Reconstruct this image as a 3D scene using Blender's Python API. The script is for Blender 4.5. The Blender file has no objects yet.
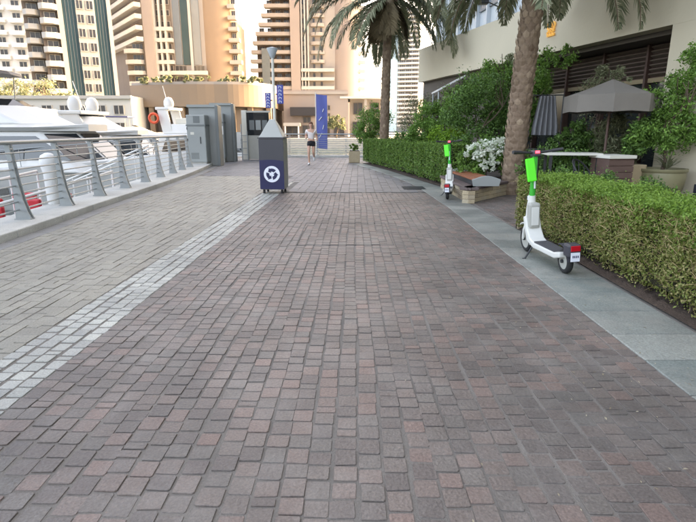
import bpy, math, random
import numpy as np
from mathutils import Vector, Matrix, Euler

random.seed(7); RNG = np.random.default_rng(7)
R = math.radians
scene = bpy.context.scene
COL = scene.collection

# ------------------------------------------------------------------ camera, sky, sun, exposure
CAM_H = 1.35; PITCH = 14.3; FPX = 510.0
cam_data = bpy.data.cameras.new('camera')
cam_data.sensor_fit = 'HORIZONTAL'; cam_data.sensor_width = 36.0
cam_data.lens = FPX / 696.0 * 36.0
cam_data.clip_start = 0.05; cam_data.clip_end = 6000.0
cam = bpy.data.objects.new('camera', cam_data); COL.objects.link(cam)
cam.location = (0, 0, CAM_H); cam.rotation_euler = (R(90 - PITCH), 0, 0)
scene.camera = cam

SUN_DIR = Vector((0.90, 0.43, 0.0)).normalized(); SUN_EL = 20.0
world = bpy.data.worlds.new('World'); scene.world = world; world.use_nodes = True
wn = world.node_tree.nodes; wl = world.node_tree.links
for n in list(wn): wn.remove(n)
wo = wn.new('ShaderNodeOutputWorld'); wb = wn.new('ShaderNodeBackground'); ws = wn.new('ShaderNodeTexSky')
ws.sky_type = 'NISHITA'; ws.sun_disc = False
ws.sun_elevation = R(SUN_EL); ws.sun_rotation = math.atan2(SUN_DIR.x, SUN_DIR.y)
ws.altitude = 0; ws.air_density = 0.5; ws.dust_density = 6.0; ws.ozone_density = 0.0
wb.inputs['Strength'].default_value = 0.15
wl.new(ws.outputs[0], wb.inputs[0]); wl.new(wb.outputs[0], wo.inputs[0])

sd = bpy.data.lights.new('sun', 'SUN'); sd.energy = 0.5; sd.angle = R(2.0); sd.color = (1.0, 0.68, 0.36)
so = bpy.data.objects.new('sun', sd); COL.objects.link(so)
dvec = Vector((SUN_DIR.x * math.cos(R(SUN_EL)), SUN_DIR.y * math.cos(R(SUN_EL)), math.sin(R(SUN_EL))))
so.rotation_euler = dvec.to_track_quat('Z', 'Y').to_euler()
so.location = (60, -20, 60)

scene.view_settings.view_transform = 'Standard'; scene.view_settings.look = 'None'
scene.view_settings.exposure = 3.8; scene.view_settings.gamma = 1.0
scene.view_settings.use_curve_mapping = False
scene.view_settings.use_white_balance = True; scene.view_settings.white_balance_temperature = 9100; scene.view_settings.white_balance_tint = 10
scene.render.engine = 'CYCLES'

# ------------------------------------------------------------------ materials
def s2l(c):
    return tuple(((x / 255.0) / 12.92 if x / 255.0 <= 0.04045 else (((x / 255.0) + 0.055) / 1.055) ** 2.4) for x in c)

def new_mat(name):
    m = bpy.data.materials.new(name); m.use_nodes = True
    nt = m.node_tree; b = nt.nodes['Principled BSDF']
    return m, nt, b

def pbr(name, col, rough=0.6, metal=0.0, var=0.18, scale=3.0, bump=0.0, bscale=40.0, spec=0.5, coords='Object'):
    """plain surface: base colour broken up by two octaves of noise, optional fine relief"""
    m, nt, b = new_mat(name)
    tc = nt.nodes.new('ShaderNodeTexCoord')
    n1 = nt.nodes.new('ShaderNodeTexNoise'); n1.inputs['Scale'].default_value = scale; n1.inputs['Detail'].default_value = 6
    nt.links.new(tc.outputs[coords], n1.inputs['Vector'])
    mx = nt.nodes.new('ShaderNodeMix'); mx.data_type = 'RGBA'
    lo = tuple(c * (1 - var) for c in col); hi = tuple(min(1, c * (1 + var)) for c in col)
    mx.inputs[6].default_value = (*lo, 1); mx.inputs[7].default_value = (*hi, 1)
    nt.links.new(n1.outputs['Fac'], mx.inputs[0]); nt.links.new(mx.outputs[2], b.inputs['Base Color'])
    b.inputs['Roughness'].default_value = rough; b.inputs['Metallic'].default_value = metal
    b.inputs['Specular IOR Level'].default_value = spec
    if bump > 0:
        n2 = nt.nodes.new('ShaderNodeTexNoise'); n2.inputs['Scale'].default_value = bscale; n2.inputs['Detail'].default_value = 5
        nt.links.new(tc.outputs[coords], n2.inputs['Vector'])
        bp = nt.nodes.new('ShaderNodeBump'); bp.inputs['Strength'].default_value = bump; bp.inputs['Distance'].default_value = 0.02
        nt.links.new(n2.outputs['Fac'], bp.inputs['Height']); nt.links.new(bp.outputs[0], b.inputs['Normal'])
    return m

def ramp_node(nt, cols):
    r = nt.nodes.new('ShaderNodeValToRGB'); e = r.color_ramp.elements
    while len(e) < len(cols): e.new(0.5)
    for i, c in enumerate(cols):
        e[i].position = i / (len(cols) - 1); e[i].color = (*c, 1)
    return r

def sett_mat(name, cols, joint_dust, rough=0.5, dust=0.35, stain=0.3):
    """stone sett: every piece its own tone, fine grain, patches of pale dust"""
    m, nt, b = new_mat(name); L = nt.links.new
    g = nt.nodes.new('ShaderNodeNewGeometry'); oi = nt.nodes.new('ShaderNodeObjectInfo')
    ad = nt.nodes.new('ShaderNodeMath'); ad.operation = 'ADD'
    fr = nt.nodes.new('ShaderNodeMath'); fr.operation = 'FRACT'
    L(g.outputs['Random Per Island'], ad.inputs[0]); L(oi.outputs['Random'], ad.inputs[1]); L(ad.outputs[0], fr.inputs[0])
    rp = ramp_node(nt, cols); L(fr.outputs[0], rp.inputs[0])
    n1 = nt.nodes.new('ShaderNodeTexNoise'); n1.inputs['Scale'].default_value = 90; n1.inputs['Detail'].default_value = 8; n1.inputs['Roughness'].default_value = 0.75
    L(g.outputs['Position'], n1.inputs['Vector'])
    mr = nt.nodes.new('ShaderNodeMapRange'); mr.inputs['From Min'].default_value = 0.3; mr.inputs['From Max'].default_value = 0.7
    mr.inputs['To Min'].default_value = 0.58; mr.inputs['To Max'].default_value = 1.42
    L(n1.outputs['Fac'], mr.inputs['Value'])
    mul = nt.nodes.new('ShaderNodeMix'); mul.data_type = 'RGBA'; mul.blend_type = 'MULTIPLY'; mul.inputs[0].default_value = 1
    L(rp.outputs[0], mul.inputs[6]); L(mr.outputs[0], mul.inputs[7])
    n2 = nt.nodes.new('ShaderNodeTexNoise'); n2.inputs['Scale'].default_value = 2.2; n2.inputs['Detail'].default_value = 9; n2.inputs['Roughness'].default_value = 0.7
    L(g.outputs['Position'], n2.inputs['Vector'])
    m2 = nt.nodes.new('ShaderNodeMapRange'); m2.inputs['From Min'].default_value = 0.46; m2.inputs['From Max'].default_value = 0.72
    m2.inputs['To Min'].default_value = 0.0; m2.inputs['To Max'].default_value = dust
    L(n2.outputs['Fac'], m2.inputs['Value'])
    dm = nt.nodes.new('ShaderNodeMix'); dm.data_type = 'RGBA'; dm.inputs[7].default_value = (*joint_dust, 1)
    L(m2.outputs[0], dm.inputs[0]); L(mul.outputs[2], dm.inputs[6])
    n4 = nt.nodes.new('ShaderNodeTexNoise'); n4.inputs['Scale'].default_value = 0.75; n4.inputs['Detail'].default_value = 10; n4.inputs['Roughness'].default_value = 0.62; n4.inputs['Distortion'].default_value = 0.6
    L(g.outputs['Position'], n4.inputs['Vector'])
    m4 = nt.nodes.new('ShaderNodeMapRange'); m4.inputs['From Min'].default_value = 0.34; m4.inputs['From Max'].default_value = 0.60
    m4.inputs['To Min'].default_value = 1.0 - stain * 0.6; m4.inputs['To Max'].default_value = 1.06
    L(n4.outputs['Fac'], m4.inputs['Value'])
    sm = nt.nodes.new('ShaderNodeMix'); sm.data_type = 'RGBA'; sm.blend_type = 'MULTIPLY'; sm.inputs[0].default_value = 1
    L(dm.outputs[2], sm.inputs[6]); L(m4.outputs[0], sm.inputs[7]); L(sm.outputs[2], b.inputs['Base Color'])
    b.inputs['Roughness'].default_value = rough
    n3 = nt.nodes.new('ShaderNodeTexNoise'); n3.inputs['Scale'].default_value = 55; n3.inputs['Detail'].default_value = 6
    L(g.outputs['Position'], n3.inputs['Vector'])
    bp = nt.nodes.new('ShaderNodeBump'); bp.inputs['Strength'].default_value = 0.55; bp.inputs['Distance'].default_value = 0.008
    L(n3.outputs['Fac'], bp.inputs['Height']); L(bp.outputs[0], b.inputs['Normal'])
    return m

def leaf_mat(name, cols, trans=0.3, rough=0.5):
    m = bpy.data.materials.new(name); m.use_nodes = True; nt = m.node_tree; L = nt.links.new
    b = nt.nodes['Principled BSDF']; out = nt.nodes['Material Output']
    g = nt.nodes.new('ShaderNodeNewGeometry'); rp = ramp_node(nt, cols); L(g.outputs['Random Per Island'], rp.inputs[0])
    L(rp.outputs[0], b.inputs['Base Color']); b.inputs['Roughness'].default_value = rough; b.inputs['Specular IOR Level'].default_value = 0.3
    t = nt.nodes.new('ShaderNodeBsdfTranslucent'); L(rp.outputs[0], t.inputs['Color'])
    mx = nt.nodes.new('ShaderNodeMixShader'); mx.inputs[0].default_value = trans
    L(b.outputs[0], mx.inputs[1]); L(t.outputs[0], mx.inputs[2]); L(mx.outputs[0], out.inputs['Surface'])
    return m

def glass_mat(name, col, rough=0.08, var=0.25, scale=0.15):
    """window glass of a far building seen from outside: dark room behind, mirror-like coat"""
    m = pbr(name, col, rough, 0.0, var, scale, spec=0.9)
    return m

def glow_mat(name, col, strength):
    m, nt, b = new_mat(name)
    b.inputs['Base Color'].default_value = (*col, 1); b.inputs['Emission Color'].default_value = (*col, 1)
    b.inputs['Emission Strength'].default_value = strength
    return m

M = {}
M['sett_brown'] = sett_mat('brown_sett_stone', [s2l((97, 89, 84)), s2l((109, 99, 93)), s2l((119, 105, 97)), s2l((105, 99, 93)), s2l((128, 107, 98)), s2l((112, 104, 97)), s2l((101, 91, 86))], s2l((146, 140, 133)), dust=0.5, stain=0.6)
M['sett_white'] = sett_mat('white_sett_stone', [s2l((145, 145, 139)), s2l((172, 172, 164)), s2l((156, 157, 149)), s2l((182, 182, 172))], s2l((153, 151, 144)), dust=0.5, stain=0.45)
M['sett_tan'] = sett_mat('tan_sett_stone', [s2l((126, 122, 110)), s2l((138, 133, 119)), s2l((131, 127, 115)), s2l((143, 138, 124))], s2l((150, 147, 136)), dust=0.5, stain=0.4)
M['sett_grey'] = sett_mat('grey_sett_stone', [s2l((98, 98, 100)), s2l((106, 105, 107)), s2l((102, 102, 104)), s2l((111, 109, 110))], s2l((122, 122, 123)), dust=0.4, stain=0.4)
M['slab'] = sett_mat('green_grey_slab', [s2l((126, 132, 126)), s2l((146, 148, 140)), s2l((136, 140, 133)), s2l((118, 126, 121))], s2l((164, 160, 150)), rough=0.55, dust=0.7, stain=0.7)
M['dark_slab'] = sett_mat('dark_band_stone', [s2l((112, 112, 110)), s2l((124, 123, 120))], s2l((140, 138, 134)))
M['mortar'] = pbr('joint_sand', s2l((117, 111, 104)), 0.95, var=0.6, scale=1.6, bump=0.4, bscale=120, coords='Object')
M['kerb'] = sett_mat('pale_concrete_kerb', [s2l((185, 184, 178)), s2l((198, 197, 190))], s2l((160, 158, 150)), rough=0.7, dust=0.45)
M['concrete'] = pbr('concrete', s2l((165, 162, 155)), 0.85, var=0.2, scale=2, bump=0.2)
M['soil'] = pbr('soil', s2l((72, 58, 48)), 0.95, var=0.45, scale=18, bump=0.9, bscale=60)
M['steel'] = pbr('silver_painted_steel', s2l((152, 157, 157)), 0.42, 0.15, 0.10, 4)
M['steel_dark'] = pbr('dark_steel', s2l((62, 64, 66)), 0.5, 0.4, 0.2, 6)
M['cabinet'] = pbr('grey_cabinet_paint', s2l((146, 150, 147)), 0.5, 0.0, 0.16, 1.2)
M['cabinet_dk'] = pbr('dark_grey_cabinet_paint', s2l((104, 109, 108)), 0.5, 0.0, 0.16, 1.2)
M['white'] = pbr('white_gelcoat', (0.66, 0.66, 0.64), 0.25, 0.0, 0.07, 0.8)
M['white_matt'] = pbr('white_matt', (0.72, 0.72, 0.70), 0.6, 0.0, 0.08, 2)
M['offwhite'] = pbr('offwhite_paint', s2l((205, 202, 190)), 0.6, 0, 0.08, 1)
M['black'] = pbr('black_plastic', (0.018, 0.018, 0.02), 0.5, 0, 0.3, 8)
M['rubber'] = pbr('tyre_rubber', (0.02, 0.02, 0.02), 0.8, 0, 0.2, 20, bump=0.3, bscale=200)
M['tinted'] = glass_mat('tinted_boat_glass', (0.015, 0.018, 0.022), 0.06)
M['red'] = pbr('red_vinyl', s2l((190, 40, 50)), 0.5, 0, 0.15, 5)
M['orange'] = pbr('orange_foam', s2l((235, 95, 60)), 0.6, 0, 0.1, 5)
M['navy'] = pbr('navy_panel', s2l((24, 28, 72)), 0.4, 0, 0.12, 3)
M['charcoal'] = pbr('charcoal_panel', s2l((62, 62, 68)), 0.45, 0, 0.12, 3)
M['bin_side'] = pbr('silver_bin_side', s2l((150, 148, 142)), 0.45, 0.2, 0.25, 4)
M['bin_top'] = pbr('grey_frosted_hood', s2l((168, 170, 165)), 0.5, 0, 0.1, 3)
M['emblem'] = pbr('emblem_white', s2l((225, 228, 235)), 0.5, 0, 0.04, 3)
M['blue_sign'] = pbr('blue_sign', s2l((52, 66, 150)), 0.5, 0, 0.1, 2)
M['banner'] = pbr('blue_banner_cloth', s2l((92, 104, 170)), 0.8, 0, 0.15, 1.2)
M['green'] = pbr('bright_green_paint', s2l((28, 175, 62)), 0.4, 0, 0.08, 6)
M['green_lt'] = pbr('lime_green_tag', s2l((55, 235, 50)), 0.45, 0, 0.05, 6)
M['scoot_white'] = pbr('white_scooter_paint', s2l((215, 215, 208)), 0.4, 0, 0.06, 5)
M['scoot_grey'] = pbr('light_grey_plastic', s2l((168, 168, 160)), 0.5, 0, 0.08, 5)
M['deck_grip'] = pbr('deck_grip', s2l((70, 70, 72)), 0.8, 0, 0.2, 30, bump=0.3, bscale=200)
M['tail_red'] = pbr('red_lens', s2l((190, 20, 35)), 0.3, 0, 0.1, 5)
M['red_lamp'] = glow_mat('red_indicator', (0.9, 0.03, 0.06), 0.8)
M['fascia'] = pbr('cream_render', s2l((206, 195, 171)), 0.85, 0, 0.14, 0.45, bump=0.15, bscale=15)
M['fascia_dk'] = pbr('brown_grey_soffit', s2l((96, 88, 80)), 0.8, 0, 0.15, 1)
M['louvre'] = pbr('brown_timber_louvre', s2l((112, 98, 88)), 0.7, 0, 0.25, 3)
M['shop_glass'] = glass_mat('shopfront_glass', (0.03, 0.035, 0.035), 0.05)
M['gold'] = glow_mat('backlit_gold', s2l((205, 160, 85)), 0.05)
M['canvas'] = pbr('taupe_canvas', s2l((117, 111, 103)), 0.9, 0, 0.16, 2, bump=0.15, bscale=30)
M['curtain'] = pbr('pale_curtain', s2l((129, 129, 131)), 0.9, 0, 0.1, 2)
M['wood'] = pbr('orange_brown_timber', s2l((150, 88, 58)), 0.55, 0, 0.3, 9)
M['wood_dk'] = pbr('dark_timber', s2l((92, 70, 62)), 0.65, 0, 0.3, 8)
M['stone_block'] = sett_mat('beige_wall_stone', [s2l((168, 150, 122)), s2l((186, 168, 138)), s2l((158, 142, 120)), s2l((192, 178, 152))], s2l((170, 160, 140)), rough=0.8)
M['coping'] = pbr('dark_coping_stone', s2l((98, 84, 80)), 0.7, 0, 0.2, 4)
M['clay'] = pbr('glazed_olive_pot', s2l((128, 122, 92)), 0.4, 0, 0.2, 4)
M['clay_tan'] = pbr('tan_pot', s2l((160, 142, 112)), 0.7, 0, 0.15, 4)
M['terrace'] = pbr('terrace_tile', s2l((120, 112, 102)), 0.7, 0, 0.15, 1.5, bump=0.1)
M['ramp'] = pbr('dark_ramp', s2l((66, 70, 82)), 0.8, 0, 0.15, 3)
M['bark'] = pbr('bark', s2l((92, 78, 64)), 0.95, 0, 0.3, 10, bump=0.6, bscale=25)
M['palm_bark'] = pbr('palm_bark', s2l((128, 108, 90)), 0.95, 0, 0.35, 7, bump=0.8, bscale=30)
M['palm_stub'] = leaf_mat('palm_leaf_base', [s2l((105, 86, 70)), s2l((140, 120, 100)), s2l((122, 102, 86)), s2l((160, 140, 118))], 0.0, 0.9)
M['twig'] = leaf_mat('dry_twig', [s2l((135, 113, 82)), s2l((193, 169, 127)), s2l((158, 138, 100))], 0.0, 0.9)
M['hedge_core'] = pbr('hedge_inner_twigs', s2l((46, 44, 26)), 0.95, 0, 0.5, 14, bump=0.9, bscale=40)
M['leaf_fresh'] = leaf_mat('fresh_hedge_leaf', [s2l((85, 117, 48)), s2l((122, 157, 68)), s2l((144, 175, 84)), s2l((103, 137, 58))], 0.35)
M['leaf_side'] = leaf_mat('mixed_hedge_leaf', [s2l((92, 107, 49)), s2l((122, 133, 66)), s2l((152, 148, 92)), s2l((105, 122, 55)), s2l((172, 159, 109)), s2l((113, 135, 62))], 0.25)
M['leaf_hedge2'] = leaf_mat('green_hedge_leaf', [s2l((64, 95, 43)), s2l((99, 132, 61)), s2l((124, 156, 74)), s2l((81, 112, 52))], 0.3)
M['leaf_dark'] = leaf_mat('dark_leaf', [s2l((62, 89, 48)), s2l((89, 122, 62)), s2l((111, 149, 75)), s2l((73, 103, 54))], 0.25)
M['leaf_mid'] = leaf_mat('mid_green_leaf', [s2l((73, 104, 48)), s2l((103, 141, 66)), s2l((130, 169, 82)), s2l((86, 120, 57))], 0.3)
M['leaf_lime'] = leaf_mat('light_green_leaf', [s2l((84, 123, 39)), s2l((123, 165, 58)), s2l((150, 188, 77)), s2l((103, 141, 48))], 0.35)
M['leaf_olive'] = leaf_mat('grey_olive_leaf', [s2l((98, 104, 75)), s2l((127, 133, 102)), s2l((147, 149, 118)), s2l((109, 118, 86))], 0.25)
M['flower'] = leaf_mat('white_flower', [s2l((215, 222, 205)), s2l((238, 240, 228)), s2l((200, 214, 190))], 0.3)
M['frond_a'] = leaf_mat('palm_frond_leaflet', [s2l((100, 109, 81)), s2l((132, 140, 109)), s2l((158, 158, 128)), s2l((84, 95, 70))], 0.2, 0.55)
M['frond_dry'] = leaf_mat('dry_palm_leaflet', [s2l((118, 104, 78)), s2l((140, 124, 96)), s2l((104, 94, 72))], 0.15, 0.8)
M['skin'] = pbr('skin', s2l((206, 160, 138)), 0.55, 0, 0.06, 6)
M['hair'] = pbr('brown_hair', s2l((110, 72, 52)), 0.6, 0, 0.2, 30)
M['shirt'] = pbr('pale_shirt', s2l((228, 218, 214)), 0.8, 0, 0.05, 5)
M['shorts'] = pbr('black_shorts', (0.015, 0.015, 0.018), 0.8, 0, 0.2, 8)
# far buildings
M['cream'] = pbr('cream_tower_render', s2l((163, 158, 151)), 0.85, 0, 0.10, 0.12)
M['cream_lt'] = pbr('light_cream_parapet', s2l((171, 167, 161)), 0.85, 0, 0.10, 0.12)
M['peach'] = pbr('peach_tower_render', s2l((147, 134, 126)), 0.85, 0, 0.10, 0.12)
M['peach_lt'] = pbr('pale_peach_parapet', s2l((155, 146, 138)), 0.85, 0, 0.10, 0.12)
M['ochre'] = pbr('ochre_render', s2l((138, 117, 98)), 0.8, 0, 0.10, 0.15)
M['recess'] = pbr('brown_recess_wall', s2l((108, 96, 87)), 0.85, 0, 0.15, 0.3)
M['teal'] = pbr('teal_curtain_glass', s2l((47, 70, 75)), 0.3, 0, 0.3, 0.2, spec=0.25)
M['win'] = pbr('tower_window_glass', s2l((61, 60, 62)), 0.2, 0, 0.6, 0.35, spec=0.45)
M['pale_glass'] = glass_mat('pale_blue_glass', s2l((150, 178, 190)), 0.15)
M['tower_grey'] = pbr('pale_grey_tower_panel', s2l((176, 184, 188)), 0.45, 0, 0.05, 0.1)
M['tower_glass'] = pbr('grey_blue_tower_glass', s2l((104, 112, 118)), 0.2, 0, 0.15, 0.15, spec=0.5)
M['white_bldg'] = pbr('white_building_render', s2l((190, 187, 181)), 0.85, 0, 0.05, 0.1)
M['dark_awning'] = pbr('dark_awning_cloth', s2l((52, 50, 52)), 0.8, 0, 0.1, 1)
m, nt, b = new_mat('marina_water')
b.inputs['Base Color'].default_value = (0.025, 0.05, 0.055, 1); b.inputs['Roughness'].default_value = 0.06
wn_ = nt.nodes.new('ShaderNodeTexNoise'); wn_.inputs['Scale'].default_value = 1.4; wn_.inputs['Detail'].default_value = 6
gg = nt.nodes.new('ShaderNodeNewGeometry'); nt.links.new(gg.outputs['Position'], wn_.inputs['Vector'])
bp = nt.nodes.new('ShaderNodeBump'); bp.inputs['Strength'].default_value = 0.5; bp.inputs['Distance'].default_value = 0.12
nt.links.new(wn_.outputs['Fac'], bp.inputs['Height']); nt.links.new(bp.outputs[0], b.inputs['Normal'])
M['water'] = m

# ------------------------------------------------------------------ mesh helpers
def link(name, mesh, parent=None):
    o = bpy.data.objects.new(name, mesh); COL.objects.link(o)
    if parent is not None: o.parent = parent
    return o

def tag(o, label, cat, group=None):
    o['label'] = label; o['category'] = cat
    if group: o['group'] = group
    return o

def thing(name, label, cat, loc=(0, 0, 0), rz=0.0, group=None):
    o = bpy.data.objects.new(name, None); COL.objects.link(o)
    o.location = loc; o.rotation_euler = (0, 0, rz); o.empty_display_size = 0.2
    return tag(o, label, cat, group)

def copy_tree(o, parent=None):
    c = o.copy(); COL.objects.link(c)
    if parent is not None: c.parent = parent
    for ch in [x for x in bpy.data.objects if x.parent == o]: copy_tree(ch, c)
    return c

class MB:
    def __init__(s): s.v = []; s.f = []; s.mi = []; s.cur = 0
    def add(s, vs, fs):
        n = len(s.v); s.v += [tuple(p) for p in vs]; s.f += [tuple(i + n for i in q) for q in fs]; s.mi += [s.cur] * len(fs)
    def box(s, x0, x1, y0, y1, z0, z1, mat=None):
        vs = [(x0, y0, z0), (x1, y0, z0), (x1, y1, z0), (x0, y1, z0), (x0, y0, z1), (x1, y0, z1), (x1, y1, z1), (x0, y1, z1)]
        if mat is not None: vs = [mat @ Vector(p) for p in vs]
        s.add(vs, [(3, 2, 1, 0), (4, 5, 6, 7), (0, 1, 5, 4), (1, 2, 6, 5), (2, 3, 7, 6), (3, 0, 4, 7)])
        return s
    def prism(s, poly, z0, z1):
        n = len(poly)
        a = sum(poly[i][0] * poly[(i + 1) % n][1] - poly[(i + 1) % n][0] * poly[i][1] for i in range(n))
        if a < 0: poly = poly[::-1]
        vs = [(p[0], p[1], z0) for p in poly] + [(p[0], p[1], z1) for p in poly]
        fs = [tuple(range(n - 1, -1, -1)), tuple(range(n, 2 * n))] + [(i, (i + 1) % n, n + (i + 1) % n, n + i) for i in range(n)]
        s.add(vs, fs); return s
    def sideprism(s, poly, y0, y1):
        """poly in x,z, swept along y"""
        n = len(poly)
        vs = [(p[0], y0, p[1]) for p in poly] + [(p[0], y1, p[1]) for p in poly]
        fs = [tuple(range(n)), tuple(range(2 * n - 1, n - 1, -1))] + [(i, n + i, n + (i + 1) % n, (i + 1) % n) for i in range(n)]
        s.add(vs, fs); return s
    def tube(s, pts, rad, seg=8, caps=True):
        pts = [Vector(p) for p in pts]; n = len(pts)
        if not hasattr(rad, '__len__'): rad = [rad] * n
        up = None; rings = []
        for i, p in enumerate(pts):
            t = (pts[min(i + 1, n - 1)] - pts[max(i - 1, 0)]).normalized()
            if up is None: up = Vector((0, 0, 1)) if abs(t.z) < 0.9 else Vector((1, 0, 0))
            a = t.cross(up)
            if a.length < 1e-4: a = t.cross(Vector((0, 1, 0)))
            a.normalize(); bb = a.cross(t).normalized(); up = bb
            rings.append([p + (a * math.cos(2 * math.pi * k / seg) + bb * math.sin(2 * math.pi * k / seg)) * rad[i] for k in range(seg)])
        vs = [q for r in rings for q in r]
        fs = [(i * seg + k, i * seg + (k + 1) % seg, (i + 1) * seg + (k + 1) % seg, (i + 1) * seg + k) for i in range(n - 1) for k in range(seg)]
        if caps: fs += [tuple(range(seg - 1, -1, -1)), tuple((n - 1) * seg + k for k in range(seg))]
        s.add(vs, fs); return s
    def lathe(s, prof, seg=24, cx=0, cy=0, axis='z'):
        vs = []; n = len(prof)
        for r, z in prof:
            for k in range(seg):
                a = 2 * math.pi * k / seg
                if axis == 'z': vs.append((cx + r * math.cos(a), cy + r * math.sin(a), z))
                else: vs.append((z, cx + r * math.cos(a), cy + r * math.sin(a)))
        fs = [(i * seg + k, i * seg + (k + 1) % seg, (i + 1) * seg + (k + 1) % seg, (i + 1) * seg + k) for i in range(n - 1) for k in range(seg)]
        fs += [tuple(range(seg - 1, -1, -1)), tuple((n - 1) * seg + k for k in range(seg))]
        s.add(vs, fs); return s
    def loft(s, rings, close=True):
        n = len(rings[0]); vs = [q for r in rings for q in r]
        fs = [(i * n + k, i * n + (k + 1) % n, (i + 1) * n + (k + 1) % n, (i + 1) * n + k) for i in range(len(rings) - 1) for k in range(n)]
        if close: fs += [tuple(range(n - 1, -1, -1)), tuple((len(rings) - 1) * n + k for k in range(n))]
        s.add(vs, fs); return s
    def mesh(s, name, mat, smooth=False):
        me = bpy.data.meshes.new(name); me.from_pydata(s.v, [], s.f); me.update()
        for mm in (mat if isinstance(mat, (list, tuple)) else [mat]):
            if mm: me.materials.append(mm)
        if max(s.mi, default=0) > 0: me.polygons.foreach_set('material_index', s.mi)
        if smooth: me.polygons.foreach_set('use_smooth', [True] * len(me.polygons))
        return me
    def build(s, name, mat, parent=None, smooth=False, bevel=0.0):
        o = link(name, s.mesh(name, mat, smooth), parent)
        if bevel > 0:
            md = o.modifiers.new('bevel', 'BEVEL'); md.width = bevel; md.segments = 2; md.limit_method = 'ANGLE'; md.angle_limit = R(40)
        if smooth:
            o.data.set_sharp_from_angle(angle=R(45))
        return o

def quads_mesh(name, V, nq, mat, k=4):
    """V: (nq*k,3) array, every k verts one face"""
    me = bpy.data.meshes.new(name)
    me.vertices.add(nq * k); me.vertices.foreach_set('co', np.ascontiguousarray(V, dtype=np.float32).ravel())
    me.loops.add(nq * k); me.loops.foreach_set('vertex_index', np.arange(nq * k, dtype=np.int32))
    me.polygons.add(nq); me.polygons.foreach_set('loop_start', np.arange(0, nq * k, k, dtype=np.int32))
    me.polygons.foreach_set('loop_total', np.full(nq, k, dtype=np.int32))
    me.update(calc_edges=True); me.materials.append(mat)
    return me

def leaves(P, size, mat, name='foliage', parent=None, aspect=0.5, up=0.3, N=None, spread=1.0):
    """rhombic folded leaves at points P"""
    n = len(P)
    d = RNG.normal(size=(n, 3)) * spread
    if N is not None: d = d + N * 1.2
    nn = d + np.array([0, 0, up]); nn /= np.linalg.norm(nn, axis=1)[:, None]
    t = RNG.normal(size=(n, 3)); t -= (t * nn).sum(1)[:, None] * nn; t /= np.linalg.norm(t, axis=1)[:, None]
    b = np.cross(nn, t); sz = size * RNG.uniform(0.6, 1.3, n)[:, None]
    V = np.empty((n, 4, 3))
    V[:, 0] = P - t * sz * 0.5; V[:, 2] = P + t * sz * 0.5
    V[:, 1] = P + b * sz * aspect * 0.5 + nn * sz * 0.10; V[:, 3] = P - b * sz * aspect * 0.5 + nn * sz * 0.10
    return link(name, quads_mesh(name, V.reshape(-1, 3), n, mat), parent)

def blob_points(blobs, n, clump=0.16, per=70):
    """blobs: (cx,cy,cz,rx,ry,rz). clumped points through the volumes"""
    B = np.array(blobs, dtype=float); vol = B[:, 3] * B[:, 4] * B[:, 5]; pr = vol ** 0.75; pr /= pr.sum()
    nc = max(4, n // per); bi = RNG.choice(len(B), nc, p=pr)
    d = RNG.normal(size=(nc, 3)); d /= np.linalg.norm(d, axis=1)[:, None]
    r = RNG.uniform(0.25, 1.0, nc) ** 0.5
    C = B[bi, :3] + d * B[bi, 3:] * r[:, None]
    ci = RNG.integers(0, nc, n); sc = clump * .78 * (np.cbrt(vol[bi]) * RNG.uniform(.55, 1.25, nc))[ci][:, None]
    return C[ci] + RNG.normal(size=(n, 3)) * sc

def pix_ground(u, v):
    a = math.atan((v - 261) / FPX) + R(PITCH); d = CAM_H / math.tan(a)
    zc = d * math.cos(R(PITCH)) + CAM_H * math.sin(R(PITCH))
    return ((u - 348) / FPX * zc, d)

# ================================================================== THE SETTING: water, promenade, paving
def interp(tab, y):
    return float(np.interp(y, [t[0] for t in tab], [t[1] for t in tab]))
XR_T = [(-3, -4.45), (7, -4.75), (9, -4.93), (12.8, -5.15), (15.6, -5.38), (18, -5.65), (20, -5.92), (24, -6.4)]
def XR(y): return interp(XR_T, y)                       # railing line
def XK(y): return XR(y) + interp([(0, 0.40), (7, 0.42), (17, 0.55), (24, 0.6)], y)   # kerb front
def XD(y): return XK(y) + 0.24                          # inner edge of the dark band
def SR(y): return -1.75 + 0.02 * y                      # white stripe, right edge
def SL(y): return SR(y) - 0.42
XL_T = [(-3, 1.80), (7, 1.80), (9, 1.83), (11, 1.78), (13, 1.72), (15, 1.50), (18, 1.0), (22.4, 0.15), (24, -0.1), (28, -0.3)]
def XL(y): return interp(XL_T, y)                       # path edge on the garden side
def XS(y): return interp([(-3, 2.40), (7.2, 2.40), (9.7, 2.33), (11.5, 2.30), (13, 2.28), (14.1, 2.08), (18, 1.46), (22.4, 0.6)], y)

wm = MB(); wm.add([(-2500, -2500, -1.7), (2500, -2500, -1.7), (2500, 2500, -1.7), (-2500, 2500, -1.7)], [(0, 1, 2, 3)])
water = wm.build('water', M['water']); water['kind'] = 'structure'

ys = list(np.arange(-8, 21.1, 1.0)) 
outline = [(XR(y) - 0.38, y) for y in ys] + [(-6.9, 22), (-6.9, 25), (-6.2, 28.7), (70, 28.7), (70, -8)]
promenade = MB().prism(outline, -2.6, -0.0042).build('promenade', M['mortar']); promenade['kind'] = 'structure'

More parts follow.
